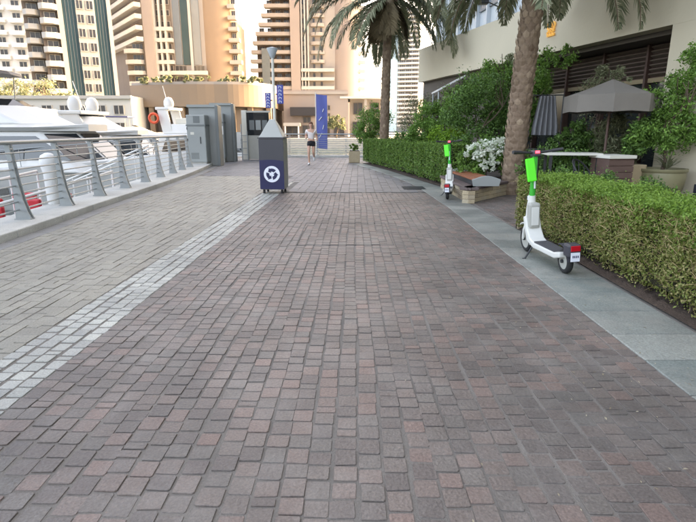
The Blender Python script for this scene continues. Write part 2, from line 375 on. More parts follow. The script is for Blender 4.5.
def sett_variant(kind):
    """unit sett, top at z=0: eight-cornered uneven outline, rounded shoulder, skirt"""
    r = random.Random(kind * 13 + 5); c = 0.06
    base = [(-.5 + c, -.5), (.5 - c, -.5), (.5, -.5 + c), (.5, .5 - c), (.5 - c, .5), (-.5 + c, .5), (-.5, .5 - c), (-.5, -.5 + c)]
    base = [(x + r.uniform(-.028, .028), y + r.uniform(-.028, .028)) for x, y in base]
    m = MB(); rings = []
    for sc, z in ((1.0, -0.016), (0.995, -0.0025), (0.965, 0.0)):
        rings.append([(x * sc, y * sc, z) for x, y in base])
    n = 8; vs = [q for rr in rings for q in rr]
    fs = [(i * n + k, i * n + (k + 1) % n, (i + 1) * n + (k + 1) % n, (i + 1) * n + k) for i in range(2) for k in range(n)] + [tuple(16 + k for k in range(n))]
    m.add(vs, fs); return m
VAR = [sett_variant(k) for k in range(8)]
setts = []      # (x, y, wx, wy, rot, zone)
def wav(y, i): return 0.006 * math.sin(y * 1.7 + i * 0.9) + 0.004 * math.sin(y * 4.1 + i * 2.3)
rs = random.Random(3)
def lay(zone, x0, x1, n, ya, yb, lmin, lmax, gap):
    for i in range(n):
        y = ya + rs.uniform(0, lmax)
        while y < yb:
            L = rs.uniform(lmin, lmax)
            if rs.random() < 0.06: L *= 0.55
            ym = y + L / 2
            if y + L > yb + 0.01: break
            a, bb = x0(ym), x1(ym); w = (bb - a) / n
            xa = a + w * i; xm = xa + w / 2 + wav(ym, i) + rs.uniform(-.003, .003)
            slope = ((x0(ym + .3) + (x1(ym + .3) - x0(ym + .3)) * (i + .5) / n) - (xa + w / 2)) / 0.3
            setts.append((xm, ym, w - gap * rs.uniform(.7, 1.5), L - gap * rs.uniform(.7, 1.5), -math.atan(slope), zone))
            y += L
YB = 11.55
lay('tan', lambda y: XD(y), SL, 19, -2.0, 16.0, .10, .24, .004)
lay('white', SL, SR, 4, -1.0, 14.0, .10, .125, .013)
lay('brown', SR, XL, 34, -1.0, YB, .092, .114, .009)
# the wider far apron: greyer, larger pieces, cut back where garden and railing close in
for i in range(40):
    w = 0.2; xa = -6.0 + i * w
    y = YB + 0.05 + rs.uniform(0, .2)
    while y < 27.2:
        L = rs.uniform(.2, .4); ym = y + L / 2; xm = xa + w / 2 + 0.02 * (ym - 11)
        lo = (SR(ym) if ym < 14.0 else (SL(ym) if ym < 16.0 else XD(ym))); hi = XL(ym) if ym < 22.4 else 3.0
        if xm - w / 2 > lo - 0.02 and xm + w / 2 < hi + 0.06:
            setts.append((xm, ym, w - .008, L - .008, -0.02, 'grey'))
        y += L
# the opening between hedge and planter
for i in range(30):
    w = 0.105; xa = 2.42 + i * w; y = 7.25 + rs.uniform(0, .1)
    while y < 13.0:
        L = rs.uniform(.085, .125); ym = y + L / 2
        if ym < 9.6 + (xa - 2.25) * 1.28 and xa < 5.4 and ym > 7.2:
            setts.append((xa + w / 2, ym, w - .01, L - .01, 0, 'brown'))
        y += L
def showing(s):
    zc = s[1] * math.cos(R(PITCH)) + CAM_H * math.sin(R(PITCH)); yc = CAM_H * math.cos(R(PITCH)) - s[1] * math.sin(R(PITCH))
    if zc < 0.3: return 0
    u = s[0] / zc * FPX; v = yc / zc * FPX
    if abs(u) > 350 or v > 262: return 0
    return s[2] * s[3] * CAM_H / zc ** 3
setts.sort(key=showing, reverse=True)
zone_mat = {'brown': M['sett_brown'], 'white': M['sett_white'], 'tan': M['sett_tan'], 'grey': M['sett_grey']}
sv_mesh = {}
for k, (x, y, wx, wy, rot, zone) in enumerate(setts[:300]):
    key = (zone, rs.randrange(8))
    if key not in sv_mesh: sv_mesh[key] = VAR[key[1]].mesh('sett', zone_mat[zone])
    o = link('sett', sv_mesh[key], promenade)
    o.location = (x, y, rs.uniform(-.0025, .0025)); o.scale = (wx, wy, 1)
    o.rotation_euler = (rs.gauss(0, .008), rs.gauss(0, .008), rot + rs.gauss(0, .012))
for zone in zone_mat:
    L = [s for s in setts[300:] if s[5] == zone]
    va = [np.array(v.v) for v in VAR]; nf = len(VAR[0].f)
    allv = np.empty((len(L), 24, 3)); 
    for j, (x, y, wx, wy, rot, z_) in enumerate(L):
        p = va[rs.randrange(8)] * np.array([wx, wy, 1]); rot += rs.gauss(0, .012)
        c, s_ = math.cos(rot), math.sin(rot); tx, ty = rs.gauss(0, .008), rs.gauss(0, .008)
        allv[j, :, 0] = p[:, 0] * c - p[:, 1] * s_ + x; allv[j, :, 1] = p[:, 0] * s_ + p[:, 1] * c + y
        allv[j, :, 2] = p[:, 2] + p[:, 0] * tx + p[:, 1] * ty + rs.uniform(-.0025, .0025)
    fl = []
    for j in range(len(L)): fl += [tuple(i + j * 24 for i in f) for f in VAR[0].f]
    me = bpy.data.meshes.new('sett_field'); me.from_pydata(allv.reshape(-1, 3).tolist(), [], fl); me.materials.append(zone_mat[zone])
    o = link('sett_field', me, promenade); o['kind'] = 'stuff'

# green grey slab strip along the garden, dark band and pale kerb along the railing
def strip(name, xa, xb, y0, y1, L, z0, z1, mat, gap=.008, bev=.006):
    y = y0
    while y < y1 - .05:
        e = min(y + L * rs.uniform(.93, 1.07), y1); g = gap / 2
        poly = [(xa(y) + g, y + g), (xb(y) - g, y + g), (xb(e) - g, e - g), (xa(e) + g, e - g)]
        MB().prism(poly, z0, z1 + rs.uniform(-.002, .002)).build(name, mat, promenade, bevel=bev)
        y = e
strip('paving_slab', XL, XS, -1.0, 22.3, .44, -.02, .004, M['slab'])
strip('band_slab', XK, XD, -1.5, 21.0, .6, -.02, .003, M['dark_slab'])
strip('kerb_stone', lambda y: XR(y) - .37, XK, -3.0, 21.0, 1.2, -.05, .10, M['kerb'], bev=.015)

# metal frame of the sett-filled cover, drain line and grate
fr = MB()
for a in ((-.64, .56, 6.08, 6.088), (-.64, .56, 7.62, 7.628), (-.64, -.626, 6.089, 7.619), (.552, .56, 6.089, 7.619)):
    fr.box(a[0], a[1], a[2], a[3], -.01, .0035)
tag(fr.build('access_cover', M['steel_dark']), 'rectangular steel frame of a paved access cover set in the brick path', 'access cover')
dm_ = MB().box(-1.45, 1.76, YB - .005, YB + .03, -.01, .0045)
tag(dm_.build('drain_channel', M['steel_dark']), 'thin dark drain slot running straight across the path beyond the recycling bin', 'drain')
gr = thing('drain_grate', 'dark rectangular metal drain grate in the path near the far hedge', 'drain grate', (1.60, 12.5, 0))
MB().box(-.27, .27, -.32, .32, -.01, .006).build('grate_tray', M['black'], gr)
for k in range(9): MB().box(-.26, .26, -.30 + k * .072, -.27 + k * .072, .007, .013).build('grate_bar', M['steel_dark'], gr)

# terrace, soil beds
tm = MB().prism([(3.3, -6), (3.3, 7.3), (5.5, 9.0), (5.2, 12.5), (4.0, 22), (5, 28), (60, 28), (60, -6)], -.011, .004).build('terrace', M['terrace']); tm['kind'] = 'structure'
def soil(name, x0, x1, y0, y1, nx, ny, amp, edge=lambda x, y: True):
    vs = []; fs = []
    for j in range(ny + 1):
        for i in range(nx + 1):
            y = y0 + (y1 - y0) * j / ny; xa = x0(y); xb = x1(y); x = xa + (xb - xa) * i / nx
            vs.append((x, y, .012 + (0 if i in (0, nx) else rs.uniform(.0, amp))))
    for j in range(ny):
        for i in range(nx):
            a = j * (nx + 1) + i; fs.append((a, a + 1, a + nx + 2, a + nx + 1))
    m = MB(); m.add(vs, fs); o = m.build(name, M['soil'], None, True); o['kind'] = 'structure'; return o
soil('soil_bed', lambda y: 2.42, lambda y: 3.35, -1.5, 7.15, 14, 120, .05)
soil('soil_bed', lambda y: XS(y) + .02, lambda y: XS(y) + 2.2, 13.0, 22.3, 16, 60, .05)

# fallen leaves, twigs and dust pellets on the paving near the garden
n_ = 420; LX = 1.8 - np.abs(RNG.normal(0, .75, n_)) + RNG.uniform(0, .6, n_); LY = RNG.uniform(1.2, 12, n_)
lit = leaves(np.stack([LX, LY, np.full(n_, .009)], 1), .022, leaf_mat('dry_leaf_litter', [s2l((150, 138, 110)), s2l((190, 180, 155)), s2l((110, 90, 66))], .1), 'leaf_litter', None, .35, 6.0, None, .5)
lit['kind'] = 'stuff'; lit['label'] = 'dry fallen leaves and twigs scattered on the paving'; lit['category'] = 'leaf litter'

# ================================================================== FAR BANK: quay, podiums, towers
quay = MB().prism([(-260, 94), (-60, 94), (-41, 96), (8, 96), (8, 420), (-260, 420)], -3, 0).build('far_quay', M['concrete']); quay['kind'] = 'structure'
land = MB().prism([(8.5, 60), (900, 60), (900, 2000), (-900, 2000), (-900, 430), (8.5, 430)], -3, -.2).build('far_ground', M['concrete']); land['kind'] = 'structure'

def cache_part(cache, key, make, name, parent, loc, rz=0.0):
    if key not in cache: cache[key] = make()
    o = link(name, cache[key], parent); o.location = loc; o.rotation_euler = (0, 0, rz); return o

def window_mesh(w, h, frame, pane, bars=1, t=.14):
    def mk():
        m = MB(); m.cur = 1; m.box(-w / 2 + .1, w / 2 - .1, -.05, .12, .1, h - .1)
        m.cur = 0
        m.box(-w / 2, w / 2, -.12, .1, 0, .1); m.box(-w / 2, w / 2, -.12, .1, h - .1, h)
        m.box(-w / 2, -w / 2 + .1, -.12, .1, .1, h - .1); m.box(w / 2 - .1, w / 2, -.12, .1, .1, h - .1)
        for k in range(bars):
            x = -w / 2 + w * (k + 1) / (bars + 1); m.box(x - .05, x + .05, -.12, .1, .1, h - .1)
        return m.mesh('window', [frame, pane])
    return mk
def balcony_mesh(w, d, h, mat, shape='box', rail=.25):
    """floor slab with a solid parapet on three sides; y=0 at the wall, out to -d"""
    def mk():
        m = MB(); t = .18
        if shape == 'bay':
            outer = [(-w / 2, 0), (-w / 2, -d * .55), (-w / 4, -d), (w / 4, -d), (w / 2, -d * .55), (w / 2, 0)]
        elif shape == 'round':
            outer = [(-w / 2, 0)] + [(-w / 2 * math.cos(a), -d * math.sin(a) ** .7) for a in np.linspace(.15, math.pi - .15, 10)] + [(w / 2, 0)]
        else:
            outer = [(-w / 2, 0), (-w / 2, -d), (w / 2, -d), (w / 2, 0)]
        m.prism(outer, 0, rail)
        inner = [(x * (1 - 2 * t / w), y * (1 - t / d)) for x, y in outer]
        n = len(outer)
        for i in range(n - 1):
            a, b, c, e = outer[i], outer[i + 1], inner[i + 1], inner[i]
            m.prism([a, b, c, e], rail, h)
        return m.mesh('balcony', mat)
    return mk

C = {}
# ---------------------------------------------------------------- tower with the teal glass strips
t1 = thing('apartment_tower', 'cream tower with two teal glass strips and a middle column of paired windows', 'tower', (-59.3, 125, 0), R(24)); t1.scale = (.93, 1, 1)
MB().box(-5.8, -4.75, 0, 14, 0, 50).box(5.0, 5.9, 0, 14, 0, 50).box(-1.9, 2.3, 0, 14, 0, 50).box(-4.75, -1.9, .8, 14, 0, 50).box(2.3, 5.0, .8, 14, 0, 50).build('wall', M['cream'], t1)
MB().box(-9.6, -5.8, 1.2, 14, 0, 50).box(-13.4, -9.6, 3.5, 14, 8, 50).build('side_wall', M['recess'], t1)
for (a, b_) in ((-4.72, -1.93), (2.33, 4.97)):
    MB().box(a, b_, .45, .78, 1, 49).build('glass_strip', M['teal'], t1)
    for q in (1, 2, 3): MB().box(a + (b_ - a) * q / 4 - .05, a + (b_ - a) * q / 4 + .05, .34, .448, 1, 49).build('mullion', M['cabinet_dk'], t1)
for f in range(15):
    z = 4.2 + f * 2.95
    for x in (-.95, 1.25):
        cache_part(C, 't1w', window_mesh(1.55, 1.9, M['cream_lt'], M['win']), 'window', t1, (x, -.11, z))
    cache_part(C, 't1b', balcony_mesh(3.9, 2.3, 1.15, M['cream_lt'], 'bay'), 'balcony', t1, (-7.75, 1.19, z - .6))
    cache_part(C, 't1d', window_mesh(2.4, 1.5, M['cream_lt'], M['win'], 1), 'balcony_door', t1, (-7.6, 1.09, z + .57))
    if z > 9:
        cache_part(C, 't1c', balcony_mesh(3.6, 2.2, 1.1, M['cream_lt'], 'bay'), 'balcony', t1, (-11.5, 3.49, z - 1.6))
        cache_part(C, 't1e', window_mesh(2.2, 1.5, M['cream_lt'], M['win'], 1), 'balcony_door', t1, (-11.4, 3.39, z - .48))
# the overexposed white block far left
t0 = thing('apartment_tower', 'bright white tower with stacked balconies at the left edge', 'tower', (-92, 150, 0), R(10))
MB().box(-14, 9, 0, 16, 0, 62).build('wall', M['white_matt'], t0)
for f in range(17):
    for j, x in enumerate((-11, -6.6, -2.2, 2.2, 6.6)):
        cache_part(C, 't0b', balcony_mesh(3.4, 1.5, 1.1, M['white_matt']), 'balcony', t0, (x, -.01, 8 + f * 3.1))
        cache_part(C, 't0d', window_mesh(2.0, 1.5, M['white_bldg'], M['win'], 1), 'balcony_door', t0, (x, -.11, 9.14 + f * 3.1))

# ---------------------------------------------------------------- stepped tower with the rounded gold end
t2 = thing('apartment_tower', 'stepped peach tower with a rounded golden end and pale ribs behind the curved podium', 'tower', (-53, 170, 0))
X2 = lambda x: x + 53
MB().box(X2(-62.6), X2(-59.6), -1.5, 16, 0, 62).build('pier', M['peach'], t2)
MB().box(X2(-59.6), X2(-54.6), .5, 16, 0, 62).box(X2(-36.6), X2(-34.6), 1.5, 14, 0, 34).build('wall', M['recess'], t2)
MB().box(X2(-54.6), X2(-44.5), 1.0, 16, 0, 62).build('wall', M['peach_lt'], t2)
for x in (-59.3, -57.7, -56.1): MB().box(X2(x) - .3, X2(x) + .3, -.9, .49, 12, 62).build('rib', M['cream_lt'], t2)
cyl = MB().lathe([(5.0, 0), (5.0, 64)], 48, X2(-40.6), 4.0); cyl.build('rounded_wall', M['ochre'], t2, True)
for (a, b_, mm) in ((-54.0, -51.9, 'tower_glass'), (-51.6, -49.4, 'teal'), (-48.2, -45.9, 'tower_glass')):
    MB().box(X2(a), X2(b_), .72, .99, 21.5, 61).build('glass_strip', M[mm], t2)
MB().box(X2(-49.2), X2(-48.4), .3, .98, 14, 62).build('rib', M['cream_lt'], t2)
for f in range(14):
    z = 15.2 + f * 3.2
    # receding left wing
    dx, dy = -83.6 + 62.6, 27.0; Lw = math.hypot(dx, dy); ang = math.atan2(-dy, -dx)
    if z > 25:
        mid = ((-62.8 - 83.4) / 2 + 53, 168 - 170 + 13.5)
        cache_part(C, 't2wing', balcony_mesh(Lw, 2.0, 1.25, M['cream_lt']), 'balcony', t2, (mid[0], mid[1], z), ang)
    else:
        cache_part(C, 't2rnd', balcony_mesh(6.4, 2.6, 1.2, M['cream_lt'], 'round'), 'balcony', t2, (X2(-66.0) - .25 * f, 1.0, z))
        cache_part(C, 't2rd', window_mesh(3.6, 1.7, M['peach_lt'], M['win'], 2), 'balcony_door', t2, (X2(-65.6), .9, z + 1.25))
    if z < 32:
        cache_part(C, 't2mid', balcony_mesh(5.6, 1.5, 1.1, M['cream_lt']), 'balcony', t2, (X2(-56.9), .49, z))
    for x in (-58.5, -56.9, -55.3): cache_part(C, 't2mw', window_mesh(1.0, 1.7, M['peach_lt'], M['win'], 0), 'window', t2, (X2(x), .39, z + 1.2))
    if z < 21.5:
        cache_part(C, 't2band', balcony_mesh(10.8, 2.6, 1.15, M['cream_lt']), 'balcony', t2, (X2(-49.3), .98, z))
        for x in (-52.6, -47): cache_part(C, 't2bw', window_mesh(3.6, 1.7, M['peach_lt'], M['win'], 2), 'balcony_door', t2, (X2(x), .88, z + 1.2))
    wr = 3.7 - max(0, f - 3) * .38
    if wr > 1.2:
        cache_part(C, 't2r%d' % max(0, f - 3), balcony_mesh(wr, 2.4, 1.1, M['peach_lt']), 'balcony', t2, (X2(-36.8) + wr / 2, 1.49, z))
        cache_part(C, 't2rw', window_mesh(1.3, 1.7, M['peach_lt'], M['win'], 1), 'balcony_door', t2, (X2(-35.4), 1.39, z + 1.15))
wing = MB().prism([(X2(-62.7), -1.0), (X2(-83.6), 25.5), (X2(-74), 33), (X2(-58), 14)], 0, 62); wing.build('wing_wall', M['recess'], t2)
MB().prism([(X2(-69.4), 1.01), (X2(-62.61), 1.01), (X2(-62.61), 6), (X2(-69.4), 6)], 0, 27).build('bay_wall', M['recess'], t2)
# pale glass tower showing over its shoulder
t2b = thing('glass_tower', 'pale blue glass tower rising behind the rounded golden end', 'tower', (-49, 250, 0))
MB().box(-9, 1.2, 0, 12, 0, 75).build('wall', M['pale_glass'], t2b)
for k in range(9): MB().box(-9 + k * 1.2 - .06, -9 + k * 1.2 + .06, -.12, -.002, 0, 75).build('mullion', M['tower_grey'], t2b)

# ---------------------------------------------------------------- terraced tower in the middle
t3 = thing('apartment_tower', 'terraced peach tower with long balcony rows behind the lamp post', 'tower', (-16, 190, 0))
X3 = lambda x: x + 16
MB().box(X3(-19.8), X3(-16.6), -1.6, 16, 0, 66).build('pier', M['peach'], t3)
MB().box(X3(-32), X3(-19.8), 2.4, 16, 0, 34).box(X3(-27), X3(-19.8), 2.5, 16, 34, 66).build('wall', M['recess'], t3)
MB().box(X3(-16.6), X3(-4.5), 1.0, 16, 0, 66).build('wall', M['peach_lt'], t3)
for x in (-16.0, -14.9, -13.8): MB().box(X3(x) - .22, X3(x) + .22, -.6, .99, 12, 66).build('rib', M['cream_lt'], t3)
MB().lathe([(5.2, 0), (5.2, 66)], 48, X3(-.7), 4.5).build('rounded_wall', M['peach'], t3, True)
MB().box(X3(-29.9), X3(-27.2), -1.2, 2.39, 12, 29).build('dark_glass_bay', M['cabinet_dk'], t3)
for f in range(16):
    z = 12.6 + f * 2.95
    left = interp([(10, -33.0), (16.6, -33.2), (22, -34.2), (29, -33.4), (36, -30.8), (44, -28.0), (60, -25)], z)
    w = -19.8 - left
    m_ = balcony_mesh(w, 3.2, 1.15, M['peach_lt'])()
    o = link('balcony', m_, t3); o.location = (X3((left - 19.8) / 2), 2.39, z)
    nwin = int(w // 2.9)
    for k in range(nwin):
        cache_part(C, 't3w', window_mesh(1.8, 1.65, M['peach'], M['win'], 1), 'window', t3, (X3(-21.4 - k * 2.9), 2.29, z + 1.18))
    if z < 22:
        cache_part(C, 't3low', balcony_mesh(11.6, 2.2, 1.1, M['cream_lt']), 'balcony', t3, (X3(-10.6), .99, z))
    else:
        cache_part(C, 't3mid', balcony_mesh(5.0, 1.6, 1.1, M['peach_lt'], 'round'), 'balcony', t3, (X3(-10.6), .99, z))
    for x in (-15.4, -11.9, -9.3): cache_part(C, 't3s', window_mesh(.95 if x < -13 else 1.8, 1.65, M['peach'], M['win'], 0), 'window', t3, (X3(x), .89, z + 1.15))
    cache_part(C, 't3r', balcony_mesh(2.4, 2.0, 1.1, M['cream_lt']), 'balcony', t3, (X3(4.9), 4.0, z))
# ---------------------------------------------------------------- distant slab tower between palm and glass tower
t4 = thing('apartment_tower', 'slim distant white tower with many balcony lines right of the palm trunk', 'tower', (43, 420, 0), R(-16))
MB().box(-12, 12, 0, 14, 0, 91).build('wall', M['tower_glass'], t4)
MB().box(-12.4, -10.4, -.6, 14, 0, 91.5).build('pier', M['peach_lt'], t4)
MB().box(-10.4, -4.5, -.3, -.01, 1, 88).build('glass_strip', M['pale_glass'], t4)
for f in range(26):
    cache_part(C, 't4b', balcony_mesh(16.0, 2.0, 1.3, M['white_bldg']), 'balcony', t4, (4.0, -.01, 5 + f * 3.3))
    for k in range(3): cache_part(C, 't4w', window_mesh(4.2, 1.8, M['white_bldg'], M['win'], 2), 'window', t4, (-.9 + k * 5.0, -.14, 6.4 + f * 3.3))
# ---------------------------------------------------------------- podiums on the far quay
pa = thing('podium_building', 'curved ochre podium building with planted roof edge behind the moored boats', 'building', (-27, 100, 0))
arc = [(-13.2, 3.0)] + [(-13 + 26 * t, -1.5 - 3.2 * math.sin(math.pi * min(1, t * 1.02))) for t in np.linspace(0.0, .62, 12)] + [(4.6 + 8.4 * math.sin(a), 4.0 - 8.6 * math.cos(a)) for a in np.linspace(.12, 1.57, 14)] + [(13, 16), (-13.2, 16)]
MB().prism(arc, 5.6, 9.4).build('wall', M['ochre'], pa)
arc2 = [(x * .97, y + 1.6 if y < 3 else y) for x, y in arc]
MB().prism(arc2, 0, 5.59).build('recessed_wall', M['recess'], pa)
for k in range(9):
    x = -12 + k * 3.0; t = (x + 13) / 26
    y = -1.2 - 3.2 * math.sin(math.pi * min(1, t * 1.02)) if t < .9 else .2
    MB().box(x - .45, x + .45, y, y + 1.2, 0, 5.62).build('column', M['ochre'], pa)
    if k < 8: cache_part(C, 'paw', window_mesh(2.0, 3.6, M['recess'], M['win'], 1), 'shop_window', pa, (x + 1.5, -3.6 + 1.9 if 1 < k < 6 else -.2, .6))
MB().prism([(x * .985, y + .35) for x, y in arc], 9.41, 9.9).build('roof_parapet', M['peach_lt'], pa)
pts = blob_points([(-12 + i * 2.0 + rs.uniform(-.4, .4), -2.2 - 1.8 * math.sin(math.pi * i / 12), 10.3, 1.1, .7, .55) for i in range(13)], 5000)
leaves(pts, .42, M['leaf_olive'], 'roof_planting', pa)
pb = thing('podium_building', 'square peach podium with black awning behind the blue banner', 'building', (-6, 106, 0))
MB().box(-6.8, 6.0, 0, 16, 0, 9.2).build('wall', M['peach'], pb)
MB().box(-6.85, 6.05, -.35, 0, 8.4, 8.9).build('cornice', M['peach_lt'], pb)
MB().sideprism([(-5.4, 5.9), (-.4, 5.9), (-.4, 4.3), (-5.4, 4.3)], -1.6, -.005).build('awning', M['dark_awning'], pb)
MB().box(-6.6, -3.4, -3.0, -.005, 2.3, 2.9).build('entrance_canopy', M['cream_lt'], pb)
for x in (-6.3, -3.7): MB().box(x - .12, x + .12, -2.9, -2.66, 0, 2.29).build('post', M['white_matt'], pb)
for x, z, w, h in ((-5.2, .3, 2.4, 2.0), (-2.2, 2.9, 1.6, 1.2), (-2.0, .3, 2.4, 2.2), (1.3, .3, 2.2, 2.4), (2.2, 5.4, .5, .9), (2.2, 3.9, .5, .9), (2.2, 2.4, .5, .9), (4.2, .3, 2.2, 2.4)):
    cache_part(C, 'pb%.1f%.1f' % (w, h), window_mesh(w, h, M['recess'], M['win'], 1 if w > 1 else 0), 'window', pb, (x, -.11, z))
pc = thing('podium_building', 'low peach building with thin flat roof canopy beside the far hedge', 'building', (3.6, 108, 0))
MB().box(-3.2, 4.2, 0, 12, 0, 7.6).build('wall', M['peach_lt'], pc)
MB().box(-5.2, 5.4, -2.2, 12.3, 7.6, 8.0).build('roof_canopy', M['white_bldg'], pc)
for x, z, w, h in ((-1.6, 4.6, 1.9, 2.3), (1.8, 4.6, 1.9, 2.3), (-1.6, .4, 2.2, 2.8), (1.8, .4, 2.2, 2.8)):
    cache_part(C, 'pc%.1f%.1f' % (w, h), window_mesh(w, h, M['recess'], M['win'], 1), 'window', pc, (x, -.11, z))
for x in (-.1, 3.6): MB().box(x - .25, x + .25, -1.8, -1.3, 0, 7.59).build('column', M['peach_lt'], pc)
pw = thing('quay_building', 'low cream building with square windows behind the yachts', 'building', (-52, 92, 0))
MB().box(-18, 14.6, 0, 10, 0, 7.2).build('wall', M['white_bldg'], pw)
MB().box(-18.2, 14.8, -.5, 0, 6.7, 7.25).build('cornice', M['cream_lt'], pw)
for k in range(10):
    for z in (1.2, 4.1): cache_part(C, 'pww', window_mesh(1.8, 1.6, M['cream_lt'], M['win'], 1), 'window', pw, (-15.5 + k * 3.1, -.11, z))

# ---------------------------------------------------------------- pale grey tower set back over the restaurant
tg = thing('glass_tower', 'tall pale grey panel tower rising behind the restaurant roof', 'tower', (0, 0, 0))
gp = [(8.0, 50), (42, 58), (48, -40), (19, -40)]
MB().prism(gp, 0, 62).build('wall', M['tower_grey'], tg)
def edge_pt(t): return (8.0 + (19 - 8.0) * t, 50 - 90 * t)
ea = math.atan2(-90, 11.0)
for k in range(46):
    p = edge_pt((k + .5) / 46)
    cache_part(C, 'tgf', lambda: MB().box(-.09, .09, -.28, -.002, 4.6, 61.8).mesh('fin', M['tower_grey']), 'fin', tg, (p[0], p[1], 0), ea)
for f in range(16):
    for k in range(3):
        p = edge_pt(.04 + .08 * k + .04); L_ = 7.0
        cache_part(C, 'tgw', lambda: MB().box(-3.45, 3.45, -.14, -.004, 0, 2.0).mesh('window_band', M['tower_glass']), 'window_band', tg, (p[0], p[1], 6 + f * 3.4), ea)
for k in range(9):
    cache_part(C, 'tgn', lambda: MB().box(-.09, .09, -.28, -.002, 0, 61.8).mesh('fin_b', M['white_matt']), 'fin', tg, (8.0 + (42 - 8.0) * (k + .5) / 9, 50 + 8 * (k + .5) / 9, 0), math.atan2(8, 34.0) + math.pi)

# ================================================================== RESTAURANT on the garden side
rb = thing('restaurant_building', 'cream rendered low restaurant with deep fascia and dark shopfront behind the garden', 'building', (6.45, 11, 0), math.atan2(.966, -.26))
# local x runs along the facade away from the camera, local +y faces the promenade
MB().box(-12, 13, -6, 0, 3.4, 4.75).build('fascia', M['fascia'], rb)
MB().box(-12, -.02, -6, -.004, 0, 3.4).build('wall', M['fascia'], rb)
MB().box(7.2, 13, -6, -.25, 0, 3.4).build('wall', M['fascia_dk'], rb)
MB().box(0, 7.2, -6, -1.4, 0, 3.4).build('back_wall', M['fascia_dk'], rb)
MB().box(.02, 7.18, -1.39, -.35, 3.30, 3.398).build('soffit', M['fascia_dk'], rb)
for k in range(5):
    x0 = .15 + k * 1.42
    lp = MB().box(x0, x0 + 1.36, -1.2, -1.12, 2.55, 3.29).build('louvre_backing', M['wood_dk'], rb)
    for j in range(7):
        mm = Matrix.Translation((0, -1.06, 2.62 + j * .10)) @ Matrix.Rotation(R(28), 4, 'X')
        MB().box(x0 + .04, x0 + 1.32, -.05, .05, -.012, .012, mm).build('louvre_slat', M['louvre'], rb)
    MB().box(x0 + 1.36, x0 + 1.42, -1.22, -.98, 0, 3.3).build('frame_post', M['wood_dk'], rb)
    w_ = MB().box(x0 + .05, x0 + 1.31, -1.16, -1.13, .25, 2.45).build('shop_pane', M['shop_glass'], rb)
    MB().box(x0, x0 + 1.36, -1.2, -1.06, 2.45, 2.55).build('transom', M['clay_tan'], rb)
    MB().box(x0, x0 + 1.36, -1.2, -1.06, 0, .25).build('stall_riser', M['wood_dk'], rb)
# backlit gold lettering beside the palm trunk (two short lines of flowing strokes)
sg = thing('gold_sign', 'small backlit gold lettering on the cream fascia behind the near palm', 'sign', (6.45, 11, 0), math.atan2(.966, -.26))
def stroke(pts, r=.022):
    MB().tube([(3.86 + a * .62, .035, 3.98 + c * .66) for a, c in pts], r, 6).build('letter_stroke', M['gold'], sg)
for sx in (-.16, .06):
    stroke([(sx + .17 * math.cos(t) * .6, .16 + .09 * math.sin(t)) for t in np.linspace(.2, 4.6, 10)])
stroke([(-.24, .02), (-.12, -.02), (0, .02), (.12, -.02), (.24, .03)])
stroke([(.22, .26), (.22, .04)]); stroke([(-.02, .27), (-.02, .05)])
for sx in (-.2, -.02, .16):
    stroke([(sx + .08 * math.cos(t), -.14 + .07 * math.sin(t)) for t in np.linspace(-2.6, 2.0, 9)])
stroke([(-.25, -.24), (.25, -.24)], .016)
# floodlight boom on the parapet
fl = thing('floodlight', 'small dark floodlight on a boom above the restaurant parapet', 'floodlight', (4.75, 17.4, 4.75))
MB().tube([(0, 0, 0), (-.1, -.1, .35), (-.55, -.45, .42)], .022, 8).build('boom', M['steel_dark'], fl, True)
MB().box(-.78, -.5, -.62, -.36, .32, .52).build('lamp_head', M['black'], fl, bevel=.03)
# white sloping awning by the trees
aw = thing('awning', 'white sloping awning half hidden by the garden trees', 'awning', (3.25, 19.5, 2.45))
MB().sideprism([(-.1, .25), (.85, .75), (.85, .80), (-.1, .30)], -.7, .7).build('awning_sheet', M['white_matt'], aw)
for y in (-.6, .6): MB().tube([(-.05, y, .25), (-.05, y, -2.43)], .03, 8).build('post', M['steel'], aw, True)

# ================================================================== RAILING
def rail_run(name, label, pts_fn, posts, out):
    """posts: parameters; pts_fn(t) -> (x,y); out: unit vector to the water side at t"""
    t = thing(name, label, 'railing', (0, 0, 0)); zb = .10
    pm = None
    for p in posts:
        x, y = pts_fn(p); ox, oy = out(p)
        a = math.atan2(oy, ox)
        if pm is None:
            m = MB()
            prof = [(-.17, 0), (.055, 0), (.05, .12), (.038, .45), (.043, .85), (.073, 1.06), (-.005, 1.06), (-.022, .85), (-.048, .55), (-.085, .28), (-.13, .10)]
            for s in (-.035, .035): m.sideprism(prof, s - .009, s + .009)
            m.box(-.16, .07, -.06, .06, 0, .015)
            for z in np.linspace(.2, 1.0, 4): m.tube([(0.0, -.03, z), (0.0, .03, z)], .012, 6)
            pm = m.mesh('post', M['steel'])
        o = link('post', pm, t); o.location = (x, y, zb); o.rotation_euler = (0, 0, a)
    fine = np.linspace(posts[0] - .1, posts[-1] + .1, len(posts) * 4)
    def line(off, z):
        r = []
        for q in fine:
            x, y = pts_fn(q); ox, oy = out(q); r.append((x + ox * off, y + oy * off, z + zb))
        return r
    MB().tube(line(.035, 1.09), .032, 10).build('top_rail', M['steel'], t, True)
    for k in range(8):
        MB().tube(line(-.005 + .0, .14 + k * .115), .0125, 6).build('rail', M['steel'], t, True)
    return t
rail_run('railing', 'grey metal railing with curved posts along the marina edge', lambda y: (XR(y), y), [y for y in np.arange(-2.4, 19.6, 1.4)], lambda y: (-1.0, -.05))
rail_run('railing', 'far grey railing closing the end of the promenade', lambda q: (q, 27.7), [q for q in np.arange(-4.6, 6.1, 1.5)], lambda q: (0.0, 1.0))
for k in range(9):
    pass
